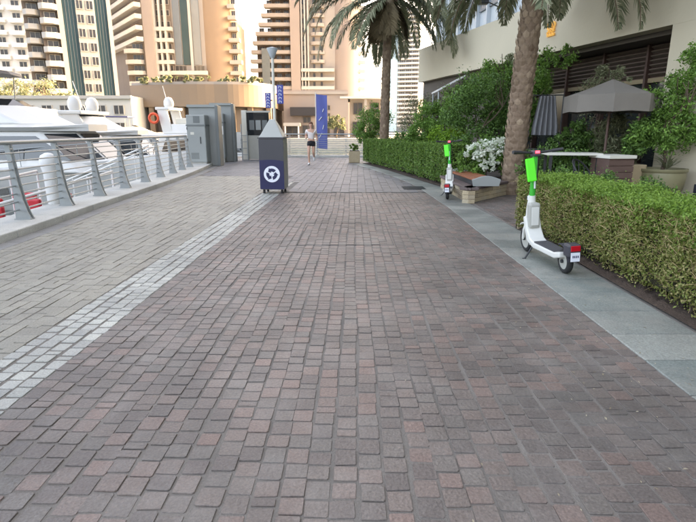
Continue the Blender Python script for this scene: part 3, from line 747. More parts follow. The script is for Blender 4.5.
kb = MB().prism([(-4.9, 27.45), (6.4, 27.45), (6.4, 28.2), (-4.9, 28.2)], -.011, .10).build('far_kerb', M['kerb']); kb['kind'] = 'structure'

# ================================================================== BOATS
def yacht(label, loc, rz, L=14.0, fly=True, domes=2, arch=True, canopy=False, ax=-.235, ah=1.55, sc=1.0):
    t = thing('motor_yacht', label, 'yacht', loc, rz, 'yachts moored along the quay'); t.scale = (1, 1, sc)
    W = M['white']; B = L * .15
    rings = []
    for k in range(15):
        s = k / 14; x = -L / 2 + L * s
        hb = B * (1 - max(0, (s - .45) / .55) ** 2.2) * (.92 + .08 * min(1, s * 4)); hb = max(hb, .03)
        sh = 1.15 + .75 * s ** 2; fl = .82 - .25 * s; rise = .55 * max(0, (s - .6) / .4) ** 2
        rings.append([(x, 0, -.5 + rise * 1.2), (x, hb * fl * .8, -.25 + rise), (x, hb * fl, .1 + rise * .6), (x, hb, sh), (x, hb * .9, sh + .06), (x, -hb * .9, sh + .06), (x, -hb, sh), (x, -hb * fl, .1 + rise * .6), (x, -hb * fl * .8, -.25 + rise)])
    hull = MB().loft(rings).build('hull', W, t, True)
    for s in (-1, 1):
        for a in (.42, .58):
            x = -L / 2 + L * a
            MB().box(x - L * .045, x + L * .045, s * (B * .985) - .01, s * (B * .985) + .01, .62, .85).build('hull_window', M['tinted'], hull)
    def house(x0, x1, xf, z0, z1, hw0, hw1, name, rear=0.0):
        r = []
        for z, f in ((z0, 0), (z1, 1)):
            w = hw0 + (hw1 - hw0) * f; xa = x0 + rear * f; xb = x1 + (xf - x1) * f
            r.append([(xa, -w, z), (xb - w * .55, -w, z), (xb, -w * .45, z), (xb, w * .45, z), (xb - w * .55, w, z), (xa, w, z)])
        if name == 'deckhouse':
            for i in (1, 2, 3):
                a, b_, c, d_ = Vector(r[0][i]), Vector(r[0][i + 1]), Vector(r[1][i + 1]), Vector(r[1][i])
                q = lambda u, v: (a * (1 - u) + b_ * u) * (1 - v) + (d_ * (1 - u) + c * u) * v
                nrm = (b_ - a).cross(d_ - a).normalized()
                if nrm.x < 0: nrm = -nrm
                pts = [q(.05, .30), q(.95, .30), q(.93, .92), q(.07, .92)]
                pm_ = MB(); pm_.add([p + nrm * .012 for p in pts] + [p + nrm * .03 for p in pts], [(3, 2, 1, 0), (4, 5, 6, 7), (0, 1, 5, 4), (1, 2, 6, 5), (2, 3, 7, 6), (3, 0, 4, 7)])
                pm_.build('windshield_pane', M['tinted'], t)
        return MB().loft(r).build(name, W, t, bevel=.06)
    z0 = 1.3; z1 = z0 + 1.35
    house(-L * .30, L * .36, L * .25, z0, z1, B * .80, B * .70, 'deckhouse')
    for s in (-1, 1):
        poly = [(-L * .28, z0 + .45), (L * .275, z0 + .42), (L * .185, z1 - .16), (-L * .25, z1 - .16)]
        m = MB()
        for (a, b_) in ((0, .30), (.32, .62), (.64, 1.0)):
            q = lambda u, top: (poly[3][0] + (poly[2][0] - poly[3][0]) * u, poly[3][1]) if top else (poly[0][0] + (poly[1][0] - poly[0][0]) * u, poly[0][1] + (poly[1][1] - poly[0][1]) * u)
            pts = [q(a, 0), q(b_, 0), q(b_, 1), q(a, 1)]
            vs = []
            for off in (0.004, .03):
                for (x, z) in pts:
                    w = B * (.80 - .10 * (z - z0) / (z1 - z0)); vs.append((x, s * (w + off), z))
            MBw = MB(); MBw.add(vs, [(0, 1, 2, 3), (7, 6, 5, 4), (0, 4, 5, 1), (1, 5, 6, 2), (2, 6, 7, 3), (3, 7, 4, 0)])
            MBw.build('side_window', M['tinted'], t)
    roof = []
    for z, g in ((z1, 0.0), (z1 + .12, .08), (z1 + .22, -.05)):
        roof.append([(-L * .42, -B * (.72 + g), z), (L * .19, -B * (.74 + g), z), (L * .285, -B * .3, z), (L * .285, B * .3, z), (L * .19, B * (.74 + g), z), (-L * .42, B * (.72 + g), z)])
    MB().loft(roof).build('upper_deck', W, t)
    z2 = z1 + .22
    for x in (-L * .40,):
        for s in (-1, 1): MB().box(x, x + .35, s * B * .66 - .06, s * B * .66 + .06, 1.2, z1).build('deck_pillar', W, t)
    if fly:
        house(-L * .27, L * .20, L * .10, z2, z2 + .62, B * .66, B * .60, 'flybridge')
        ws_ = [[(L * .075, -B * .46, z2 + .61), (L * .098, 0, z2 + .61), (L * .075, B * .46, z2 + .61), (L * .073, B * .45, z2 + .61), (L * .095, 0, z2 + .61), (L * .073, -B * .45, z2 + .61)], [(L * .045, -B * .42, z2 + .86), (L * .066, 0, z2 + .86), (L * .045, B * .42, z2 + .86), (L * .043, B * .41, z2 + .86), (L * .063, 0, z2 + .86), (L * .043, -B * .41, z2 + .86)]]
        MB().loft(ws_).build('windscreen', M['tinted'], t)
        MB().box(-L * .20, -L * .10, -B * .4, B * .4, z2 + .6, z2 + 1.0).build('seat_back', M['offwhite'], t, bevel=.08)
    if arch:
        for s in (-1, 1):
            MB().sideprism([(L * (ax - .035), z2), (L * (ax + .035), z2), (L * ax, z2 + ah), (L * (ax - .065), z2 + ah)], s * B * .6 - .07, s * B * .6 + .07).build('arch_leg', W, t, bevel=.03)
        MB().box(L * (ax - .075), L * (ax + .02), -B * .68, B * .68, z2 + ah - .05, z2 + ah + .13).build('radar_arch', W, t, bevel=.05)
        for k in range(domes):
            yy = (k - (domes - 1) / 2) * B * .8
            MB().lathe([(.02, z2 + ah + .11), (.26, z2 + ah + .13), (.33, z2 + ah + .3), (.31, z2 + ah + .55), (.2, z2 + ah + .75), (.03, z2 + ah + .81)], 16, L * (ax - .027), yy).build('radar_dome', W, t, True)
        MB().tube([(L * (ax - .027), 0, z2 + ah + .05), (L * (ax - .06), 0, z2 + ah + 1.5)], .02, 6).build('antenna', M['white_matt'], t)
    if canopy:
        MB().loft([[(-L * .34, -B * .7, z2 + 1.78), (L * .03, -B * .66, z2 + 1.70), (L * .07, 0, z2 + 1.68), (L * .03, B * .66, z2 + 1.70), (-L * .34, B * .7, z2 + 1.78)], [(-L * .34, -B * .66, z2 + 1.9), (L * .03, -B * .6, z2 + 1.82), (L * .06, 0, z2 + 1.80), (L * .03, B * .6, z2 + 1.82), (-L * .34, B * .66, z2 + 1.9)]]).build('sun_canopy', M['navy'] if canopy == 2 else M['black'], t)
        for s in (-1, 1): MB().tube([(L * .0, s * B * .6, z2 + .1), (L * .01, s * B * .6, z2 + 1.75)], .025, 6).build('canopy_post', M['steel'], t)
    for s in (-1, 1):
        rl = [(-L / 2 + L * q, s * B * .92 * (1 - max(0, (q - .45) / .55) ** 2.2), 1.15 + .75 * q * q + .62) for q in np.linspace(.52, .97, 8)]
        MB().tube(rl, .018, 6).build('bow_rail', M['steel'], t, True)
        for p in rl[::2]: MB().tube([p, (p[0], p[1], p[2] - .6)], .014, 6).build('stanchion', M['steel'], t)
        for q in (.25, .45): MB().lathe([(.02, .35), (.13, .42), (.15, .7), (.13, .95), (.02, 1.02)], 10, -L / 2 + L * q, s * (B + .13)).build('fender', M['white_matt'], t, True)
    MB().box(-L * .49, -L * .32, -B * .75, B * .75, 1.22, 1.75).build('aft_seat', M['offwhite'], t, bevel=.1)
    return t
yacht('large white yacht with dark awning nearest the left edge', (-14.5, 21.6, -1.7), R(-4), 15.5, True, 1, True, 1, sc=1.15)
yacht('white yacht with two radar domes on its arch', (-14.3, 27.6, -1.7), R(-5), 13.0, True, 2, True, 0, .075, .75, 1.08)
y3 = yacht('smaller white boat with radar arch beside the grey gate cabinet', (-9.3, 35, -1.7), R(-8), 10.0, True, 1, True, 0)
yacht('white motor cruiser moored far off in front of the ochre podium', (-26, 62, -1.7), R(12), 15, True, 1, True, 2)
yacht('white motor cruiser moored far off in front of the cream quay building', (-45, 66, -1.7), R(8), 17, True, 2, True, 1)
lb = MB()
seg = 24
rr = [[((.26 + .075 * math.cos(b_)) * math.cos(a), .075 * math.sin(b_), (.26 + .075 * math.cos(b_)) * math.sin(a)) for b_ in np.linspace(0, 2 * math.pi, 9)[:-1]] for a in np.linspace(0, 2 * math.pi, seg + 1)]
lb.loft(rr, False)
lbo = tag(lb.build('lifebuoy', M['orange'], None, True), 'orange lifebuoy hung on the boat with the radar arch', 'lifebuoy')
lbo.location = (-12.55, 34.2, 2.15); lbo.scale = (1.1, 1.1, 1.1)

# small open boat with red seats right behind the railing
wt = thing('open_boat', 'small white open boat with red seats moored behind the near railing', 'boat', (-6.85, 11.0, -1.7), R(84))
rings = []
for k in range(11):
    s = k / 10; x = -3 + 6 * s; hb = 1.05 * (1 - max(0, (s - .5) / .5) ** 2.4); hb = max(hb, .03)
    rings.append([(x, 0, -.2), (x, hb * .75, 0), (x, hb, .95 + .2 * s * s), (x, hb * .9, .98 + .2 * s * s), (x, hb * .85, .7), (x, -hb * .85, .7), (x, -hb * .9, .98 + .2 * s * s), (x, -hb, .95 + .2 * s * s), (x, -hb * .75, 0)])
MB().loft(rings).build('hull', M['white'], wt, True)
for k in range(4):
    x = -2.3 + k * 1.0
    for s in (-1, 1):
        MB().box(x - .3, x + .25, s * .42 - .28, s * .42 + .28, .72, 1.15).build('seat', M['red'], wt, bevel=.05)
        MB().box(x - .38, x - .28, s * .42 - .28, s * .42 + .28, .9, 1.72).build('seat_back', M['red'], wt, bevel=.04)
for s in (-1, 1):
    MB().tube([(-2.8, s * .98, 1.0), (-2.8, s * .98, 1.75), (1.6, s * .98, 2.1), (1.6, s * .98, 1.0)], .03, 8).build('grab_rail', M['white_matt'], wt, True)
    for x in (-1.6, -.3, .7): MB().tube([(x, s * .98, .98), (x, s * .98, 1.85 + .08 * (x + 2.8) - .08)], .024, 8).build('rail_post', M['white_matt'], wt)
# floating pontoon
pn = thing('pontoon', 'narrow floating pontoon with timber decking behind the railing', 'pontoon', (-10.0, 15.6, -1.7), R(3))
MB().box(-3.2, 3.2, -.7, .7, -.4, .38).build('float', M['concrete'], pn)
for k in range(40): MB().box(-3.2 + k * .16, -3.2 + k * .16 + .15, -.72, .72, .381, .42).build('plank', M['scoot_grey'], pn)
gw = thing('gangway', 'white tube gangway handrails dropping to the pontoon', 'gangway', (-6.3, 15.6, 0))
MB().sideprism([(.6, .02), (-2.6, -1.22), (-2.6, -1.28), (.6, -.06)], -.4, .4).build('walkway', M['steel'], gw)
for s in (-.42, .42):
    MB().tube([(.5, s, 0), (.5, s, .95), (-2.6, s, -.3), (-2.6, s, -1.25)], .025, 8).build('handrail', M['white_matt'], gw, True)
    for q in (.25, .5, .75): MB().tube([(.5 - 3.1 * q, s, -1.2 * q), (.5 - 3.1 * q, s, .95 - 1.25 * q)], .018, 6).build('baluster', M['white_matt'], gw)
# dock power pedestal
pd = thing('dock_pedestal', 'white rounded dock power pedestal standing just outside the railing', 'pedestal', (-5.22, 9.05, .1))
MB().lathe([(.10, 0), (.11, .05), (.115, .55), (.15, .68), (.15, .76), (.12, .84), (.05, .88), (.01, .885)], 20).build('body', M['white_matt'], pd, True)
MB().box(.09, .125, -.05, .05, .3, .48).build('socket_cover', M['scoot_grey'], pd)

# ================================================================== GATE CABINETS, NOTICE BOARD
def kiosk(label, loc, w, h, hb, rz=0.0, papers=False):
    t = thing('gate_cabinet', label, 'cabinet', loc, rz, 'grey cabinets at the pontoon gate')
    MB().box(-w / 2 - .05, w / 2 + .3, .25, .50, 0, h).build('portal_panel', M['cabinet'], t, bevel=.02)
    MB().box(w / 2 + .301, w / 2 + .42, .05, .62, 0, h + .06).build('portal_post', M['cabinet_dk'], t, bevel=.01)
    body = MB().box(-w / 2, w / 2, -.35, .249, .16, hb).build('body', M['cabinet'], t, bevel=.03)
    MB().box(-w / 2 - .015, w / 2 + .015, -.365, .24, hb - .42, hb - .36).build('band', M['cabinet_dk'], t)
    MB().box(-w / 2 + .03, w / 2 - .03, -.33, .24, 0, .158).build('plinth', M['concrete'], t)
    MB().box(w / 2 - .22, w / 2 - .19, -.372, -.352, hb * .45, hb * .58).build('handle', M['steel_dark'], body)
    MB().box(-.08, .16, -.36, -.352, hb - .3, hb - .05).build('meter_window', M['cabinet_dk'], body)
    for k in range(5): MB().box(-w / 2 + .12, w / 2 - .3, -.358, -.351, .30 + k * .05, .325 + k * .05).build('vent_slat', M['cabinet_dk'], body)
    for z in (.4, hb * .5, hb - .55): MB().tube([(-w / 2 + .015, -.36, z), (-w / 2 + .015, -.36, z + .09)], .014, 8).build('hinge', M['steel_dark'], body)
    MB().box(-w / 2 + .14, -w / 2 + .28, -.356, -.351, hb * .62, hb * .62 + .10).build('sticker', M['offwhite'], body)
    MB().box(-w / 2 - .1, w / 2 + .32, .18, .6, h + .001, h + .10).build('cap', M['cabinet'], t)
    if papers:
        for x, z in ((-.2, 1.35), (.12, 1.2), (0, .62)): MB().box(x - .13, x + .13, -.362, -.352, z, z + .36).build('notice', M['white_matt'], t)
    return t
kiosk('large dark grey gate cabinet at the end of the near railing', (-5.85, 20.6, 0), .72, 2.25, 1.95)
kiosk('smaller grey gate cabinet with white notices behind the large one', (-5.75, 23.4, 0), .55, 2.45, 2.1, R(5), True)
gt = thing('steel_gate', 'tubular steel gate frame between the grey cabinets and notice board', 'gate', (-5.35, 25.0, 0))
for x in (-.05, .28, .55): MB().tube([(x, 0, 0), (x, 0, 2.0 - x * 1.2)], .028, 8).build('gate_post', M['steel'], gt)
for z in (.25, .55, .85, 1.15): MB().tube([(-.05, 0, z), (.55, 0, z)], .018, 6).build('gate_bar', M['steel'], gt)
MB().box(-.0, .24, -.03, -.022, .55, 1.3).build('notice', M['white_matt'], gt)
nb = thing('notice_board', 'tall notice board with white post and dark glass case', 'notice board', (-4.95, 25.3, 0), R(-4))
MB().box(-.12, .12, -.12, .12, 0, 2.3).build('post', M['offwhite'], nb, bevel=.02)
MB().box(.121, 1.2, -.05, .06, .02, 1.15).build('lower_panel', M['scoot_grey'], nb)
MB().box(.121, 1.2, -.06, .07, 1.151, 2.2).build('glass_case', M['tinted'], nb)
MB().box(.10, 1.24, -.09, .10, 2.201, 2.28).build('top_bar', M['scoot_grey'], nb)
for k in range(3): MB().box(.24 + k * .31, .48 + k * .31, -.066, -.062, 1.4, 1.85).build('poster', M['cabinet_dk'] if k != 1 else M['cabinet'], nb)

# ================================================================== VEGETATION
def hedge_sample(path, n, depth, h, z0, part):
    """path: list of front base points; points on front / top / ends / back"""
    P = np.array(path, float); seg = np.linalg.norm(np.diff(P, axis=0), axis=1); cum = np.concatenate([[0], np.cumsum(seg)])
    s = RNG.uniform(0, cum[-1], n); x = np.interp(s, cum, P[:, 0]); y = np.interp(s, cum, P[:, 1])
    i = np.clip(np.searchsorted(cum, s) - 1, 0, len(seg) - 1); tx = (P[i + 1, 0] - P[i, 0]) / seg[i]; ty = (P[i + 1, 1] - P[i, 1]) / seg[i]
    nx, ny = ty, -tx          # to the right of travel when travelling away (+y): garden side
    bump = .035 * np.sin(s * 5.1) + .03 * np.sin(s * 11.3 + 1) 
    if part == 'front':
        off = np.abs(RNG.normal(0, .05, n)) + bump * .6; z = z0 + (h - z0) * RNG.uniform(0, 1, n) ** .8
        off += np.where(z < z0 + .12, RNG.uniform(0, .15, n), 0)
        N = np.stack([-nx, -ny, np.full(n, .2)], 1)
    elif part == 'back':
        off = depth - np.abs(RNG.normal(0, .05, n)); z = z0 + (h - z0) * RNG.uniform(0, 1, n); N = np.stack([nx, ny, np.full(n, .2)], 1)
    elif part == 'top':
        off = RNG.uniform(-.02, depth + .02, n); z = h + RNG.normal(0, .022, n) + bump * .5 + RNG.exponential(.012, n); N = np.stack([0 * nx, 0 * nx, np.ones(n)], 1)
    else:
        off = RNG.uniform(0, depth, n); z = z0 + (h - z0) * RNG.uniform(0, 1, n)
        e = RNG.random(n) < .5; k = np.where(e, 0.0, cum[-1]); x = np.interp(k, cum, P[:, 0]); y = np.interp(k, cum, P[:, 1]) + np.where(e, -1, 1) * RNG.uniform(-.05, .04, n)
        N = np.stack([0 * nx, np.where(e, -1.0, 1.0), 0 * nx + .2], 1)
    return np.stack([x + nx * off, y + ny * off, z], 1), N

def hedge(label, path, depth, h, z0, dens, size, mats, twigs=0):
    base = path[len(path) // 2]
    t = thing('hedge', label, 'hedge', (0, 0, 0), 0, 'clipped hedges beside the path')
    P = np.array(path); Ltot = np.linalg.norm(np.diff(P, axis=0), axis=1).sum()
    core = []
    for k, p in enumerate(path):
        a = P[max(k - 1, 0)]; b_ = P[min(k + 1, len(P) - 1)]; d = (b_ - a) / np.linalg.norm(b_ - a); n_ = np.array([d[1], -d[0]])
        e = .06 * d if k == 0 else (-.06 * d if k == len(P) - 1 else 0 * d)
        f = np.array(p) + n_ * .10 + e; bk = np.array(p) + n_ * (depth - .08) + e
        core.append([(f[0], f[1], z0 + .06), (bk[0], bk[1], z0 + .06), (bk[0], bk[1], h - .05), (f[0], f[1], h - .05)])
    MB().loft(core).build('inner_branches', M['hedge_core'], t)
    for part, area, mm in (('front', Ltot * (h - z0), mats[1]), ('back', Ltot * (h - z0) * .5, mats[1]), ('top', Ltot * depth, mats[0]), ('end', 2 * depth * (h - z0), mats[1])):
        n = int(area * dens * (1.25 if part == 'top' else 1.0))
        p, N = hedge_sample(path, n, depth, h, z0, part)
        leaves(p, size, mm, 'foliage', t, .5, .15, N * .55)
        if part == 'front':
            q, N2 = hedge_sample(path, int(n * .22), depth, h, z0 + (h - z0) * .55, 'front'); leaves(q, size, mats[0], 'foliage', t, .5, .2, N2 * .5)
    for k in range(int(Ltot / .22)):
        s = (k + .5) / int(Ltot / .22); i = min(int(s * (len(P) - 1)), len(P) - 2); f = s * (len(P) - 1) - i
        c = P[i] * (1 - f) + P[i + 1] * f; d = P[i + 1] - P[i]; d /= np.linalg.norm(d); n_ = np.array([d[1], -d[0]])
        a = c + n_ * rs.uniform(.08, depth * .6)
        MB().tube([(a[0], a[1], -.02), (a[0] + rs.uniform(-.05, .05), a[1] + rs.uniform(-.05, .05), z0 + .15)], [.014, .009], 5).build('stem', M['bark'], t)
    if twigs:
        m = MB()
        p, N = hedge_sample(path, twigs, depth, h - .04, z0 + .02, 'front')
        for a in p:
            d = Vector((rs.uniform(-.8, .3), rs.uniform(-1, 1), rs.uniform(-.3, 1.0))).normalized() * rs.uniform(.03, .11)
            m.tube([a, Vector(a) + d], [.0022, .0012], 4, False)
        m.build('dry_twigs', M['twig'], t)['kind'] = 'stuff'
    return t
hedge('near clipped hedge with bright green top and dry straw-coloured sides', [(2.46, 1.2), (2.48, 3.0), (2.47, 5.0), (2.38, 7.12)], .66, .745, .035, 9000, .029, (M['leaf_fresh'], M['leaf_side']), 2600)
hedge('far green clipped hedge curving along the path towards the banner', [(2.33, 12.6), (2.12, 14.1), (1.82, 16), (1.5, 18), (1.1, 20.1), (.64, 22.4)], .85, .97, .08, 2600, .055, (M['leaf_hedge2'], M['leaf_hedge2']), 300)
ed = MB().box(2.40, 2.47, 7.12, 7.19, 0, .5).box(2.40, 3.25, 7.13, 7.19, 0, .30)
tag(ed.build('edging_board', M['stone_block'], None, bevel=.008), 'pale stone edging at the end of the near hedge', 'edging')

def limb(mb, a, d, r, depth, tips, shrink=.68):
    a = Vector(a); L = d.length; pts = [a]
    for k in range(3): pts.append(pts[-1] + d / 3 + Vector((rs.uniform(-.1, .1), rs.uniform(-.1, .1), rs.uniform(-.05, .08))) * L)
    mb.tube(pts, [r, r * .85, r * .72, r * .6], 7 if depth > 1 else 5)
    if depth == 0: tips.append(pts[-1]); return
    for k in range(3):
        nd = (d.normalized() + Vector((rs.uniform(-.9, .9), rs.uniform(-.9, .9), rs.uniform(-.2, .5)))).normalized() * L * shrink
        limb(mb, pts[-1], nd, r * .55, depth - 1, tips, shrink)

def tree(name, label, cat, loc, blobs, n, size, mat, trunk_h=1.0, trunk_r=.06, aspect=.5, clump=.16, group=None, extra=None, bark='bark', up=.3):
    t = thing(name, label, cat, loc, 0, group)
    mb = MB(); tips = []
    limb(mb, (0, 0, -.03), Vector((rs.uniform(-.1, .1), 0, 1)).normalized() * trunk_h, trunk_r, 2, tips)
    mb.build('trunk', M[bark], t, True)
    c = leaves(blob_points(blobs, n, clump), size, mat, 'crown', t, aspect, up)
    if extra: leaves(blob_points(extra[0], extra[1], .17, 20), extra[2], extra[3], extra[4], t, .8, .4)
    return t
G1 = 'garden trees and shrubs behind the far hedge'
tree('garden_tree', 'large dark green tree with slim pale trunk behind the white flowers', 'tree', (3.55, 14.2, 0), [(0, 0, 2.25, .75, .8, .6), (.8, .2, 2.0, .55, .7, .45), (-.6, -.1, 1.8, .45, .6, .45), (.3, .3, 1.35, .6, .6, .35), (1.2, .4, 1.6, .4, .4, .45)], 10850, 0.079, M['leaf_dark'], 1.3, .045, .5, .2, G1)
tree('garden_tree', 'light green arching tree in front of the white awning', 'tree', (2.75, 16.2, 0), [(0, 0, 1.75, .65, .6, .45), (.7, .2, 2.35, .6, .5, .4), (-.5, 0, 1.3, .45, .5, .4), (1.4, .5, 2.65, .5, .5, .35), (.2, -.2, 1.05, .5, .5, .3)], 12400, 0.079, M['leaf_mid'], 1.1, .05, .5, .2, G1)
tree('garden_tree', 'light green leafy tree growing against the cream fascia left of the near palm', 'tree', (4.75, 15.6, 0), [(0, 0, 2.7, .7, .6, .55), (-.5, .2, 2.9, .6, .5, .4), (.5, -.4, 2.5, .5, .5, .5), (0, 0, 2.0, .6, .5, .5)], 10850, 0.079, M['leaf_mid'], 1.5, .05, .5, .2, G1)
tree('shrub', 'yellow green shrub behind the far hedge left of the second scooter', 'shrub', (2.75, 14.9, 0), [(0, 0, 1.05, .5, .45, .45), (.35, .2, .9, .4, .4, .4)], 4960, 0.072, M['leaf_lime'], .5, .03, .45, .2, G1)
tree('shrub', 'grey olive shrub with wispy top right of the middle palm', 'shrub', (2.55, 20.5, 0), [(0, 0, 1.6, .6, .6, .9), (.6, .3, 1.9, .5, .5, .8), (1.1, .3, 2.4, .5, .5, .6), (-.4, 0, 1.3, .4, .4, .6)], 6510, 0.086, M['leaf_olive'], 1.0, .04, .3, .26, G1)
tree('shrub', 'dense green shrub behind the hedge left of the middle palm trunk', 'shrub', (1.0, 24.5, 0), [(0, 0, 1.5, .7, .7, .8), (.5, .2, 2.0, .55, .5, .6), (-.3, 0, 1.2, .5, .5, .5)], 7130, 0.086, M['leaf_mid'], .8, .04, .5, .2, G1)
tree('shrub', 'low round green bush at the foot of the middle palm', 'shrub', (2.0, 19.2, 0), [(0, 0, .95, .6, .5, .4), (.6, -.3, .9, .5, .5, .4)], 4650, 0.072, M['leaf_dark'], .4, .03, .5, .2, G1)
tree('shrub', 'reddish brown shrub standing between the garden trees', 'shrub', (3.15, 15.2, 0), [(0, 0, 1.1, .3, .3, .45)], 1300, .09, leaf_mat('reddish_leaf', [s2l((84, 46, 38)), s2l((110, 66, 50)), s2l((70, 60, 36))], .2), .5, .025, .45, .2, G1)
tree('shrub', 'dark broad shrub filling the bed behind the wooden bench', 'shrub', (3.4, 13.2, 0), [(0, 0, .9, .7, .5, .5), (.8, .2, .8, .5, .5, .5), (-.6, 0, .75, .5, .4, .45)], 7130, 0.072, M['leaf_dark'], .5, .03, .5, .2, G1)
tree('flowering_shrub', 'white flowering shrub spilling over the stone planter', 'shrub', (3.15, 11.9, .2), [(0, 0, .55, .5, .4, .35), (.45, .1, .62, .45, .4, .35), (-.35, -.05, .38, .35, .3, .3), (.8, .2, .35, .35, .35, .3)], 4200, .075, M['leaf_mid'], .35, .022, .5, .2, None,
     ([(-.05, -.2, .72, .42, .3, .22), (.45, -.1, .80, .38, .3, .2), (-.05, -.42, .42, .26, .2, .12), (-.4, -.2, .72, .2, .2, .16)], 1900, .062, M['flower'], 'blossoms'))
tree('shrub', 'dark green shrub between near palm and terrace table', 'shrub', (4.35, 10.6, 0), [(0, 0, .6, .55, .45, .4), (.6, -.3, .55, .5, .4, .35), (-.4, .2, .65, .4, .4, .35)], 6820, 0.058, M['leaf_dark'], .35, .025, .5, .2)
tree('shrub', 'low dark shrub just behind the near hedge beside the scooter', 'shrub', (3.75, 8.9, 0), [(0, 0, .42, .4, .45, .32), (.5, -.5, .40, .4, .4, .3), (1.0, -.9, .36, .4, .4, .28)], 5580, 0.050, M['leaf_dark'], .3, .02, .5, .2)
tree('climbing_vine', 'leafy vine climbing the restaurant wall left of the shopfront', 'vine', (4.75, 15.9, 0), [(.25, -.9, 2.9, .25, .45, .5), (.1, -.7, 2.2, .25, .4, .6), (.2, -1.1, 1.4, .3, .4, .6), (-.1, -.4, 3.2, .25, .4, .3)], 5270, 0.072, M['leaf_olive'], 1.2, .03, .5, .2)
tree('terrace_plant', 'leafy green plant on the terrace under the parasol', 'plant', (5.3, 12.2, 0), [(0, 0, 1.2, .4, .4, .35), (.35, -.2, 1.0, .35, .3, .4), (-.35, .1, .9, .3, .3, .35)], 4030, 0.086, M['leaf_dark'], .6, .025, .4, .2)
tree('terrace_plant', 'feathery dark plant behind the terrace counter', 'plant', (5.75, 11.3, 0), [(0, 0, 1.25, .45, .4, .5), (.1, -.2, .8, .4, .3, .4)], 4030, 0.101, M['leaf_olive'], .6, .025, .22, .25)
tree('climbing_vine', 'leafy creeper hanging from the fascia above the louvres beside the near palm', 'vine', (4.95, 14.3, 0), [(.1, -.3, 2.9, .3, .5, .45), (.05, 0, 2.2, .3, .45, .5), (.35, -.9, 3.1, .2, .5, .25), (-.1, .2, 1.5, .35, .4, .5)], 5580, 0.072, M['leaf_mid'], 1.2, .03, .5, .2)
tree('climbing_vine', 'straggling creeper across the shopfront louvres behind the parasol', 'vine', (5.75, 12.0, 0), [(.0, .1, 2.5, .2, .45, .25), (.1, -.5, 2.35, .2, .3, .35), (-.05, .5, 2.1, .2, .3, .5)], 2325, 0.065, M['leaf_olive'], 1.2, .025, .4, .24)
# rooftop and far greenery
for k, (x, y, s, lab) in enumerate([(-66, 104.5, 4.6, 'green tree behind the cream quay building at the left edge'), (-60, 104, 4.2, 'green tree behind the cream quay building beside the balconies'), (-55.5, 105, 3.2, 'smaller green tree behind the cream quay building below the teal strip'), (-2.2, 101, 1.6, 'small pale tree on the far quay beside the blue banner')]):
    tree('quay_tree', lab, 'tree', (x, y, 0), [(0, 0, 2.0 * s, s * .8, s * .8, s * .7), (s * .6, 0, 1.6 * s, s * .6, s * .6, s * .5), (-s * .6, 0, 1.7 * s, s * .6, s * .6, s * .6)], 2200, .5, M['leaf_olive'], 1.2 * s, .16, .5, .2, 'trees on the far quay')

# palms
def frond_mesh(Lf, e0, droop, nl, ll, wid, mat, dry=False):
    pts = []; e = e0; p = np.array([0.0, 0.0, 0.0])
    ns = 24
    for k in range(ns + 1):
        pts.append(p.copy()); p = p + np.array([math.cos(e), 0, math.sin(e)]) * Lf / ns; e -= droop / ns * (.5 + k / ns)
    pts = np.array(pts); V = []
    for k in range(nl):
        s = .12 + .88 * (k + .5) / nl; f = s * ns; i = min(int(f), ns - 1); c = pts[i] + (pts[i + 1] - pts[i]) * (f - i)
        t = pts[i + 1] - pts[i]; t /= np.linalg.norm(t); up = np.array([-t[2], 0, t[0]])
        l_ = ll * (math.sin(math.pi * min(1, s * .85 + .15)) ** .6 + .08) * rs.uniform(.8, 1.15)
        for sd in (-1, 1):
            d = t * rs.uniform(.55, .85) + np.array([0, sd, 0]) * rs.uniform(.7, .95) + up * rs.uniform(.0, .35); d /= np.linalg.norm(d)
            w = np.cross(d, up); w /= np.linalg.norm(w); w = w * wid
            mid = c + d * l_ * .5; tip = c + d * l_ + np.array([0, 0, -1]) * l_ * rs.uniform(.25, .5)
            V += [c - w * .5, mid - w, tip, mid + w]
    V = np.array(V); me = quads_mesh('frond', V, len(V) // 4, mat)
    r = MB().tube([tuple(q) for q in pts[::3]], [.035 * (1 - .85 * k / 8) for k in range(9)], 5)
    rm = r.mesh('midrib', M['palm_stub'], True)
    return me, rm

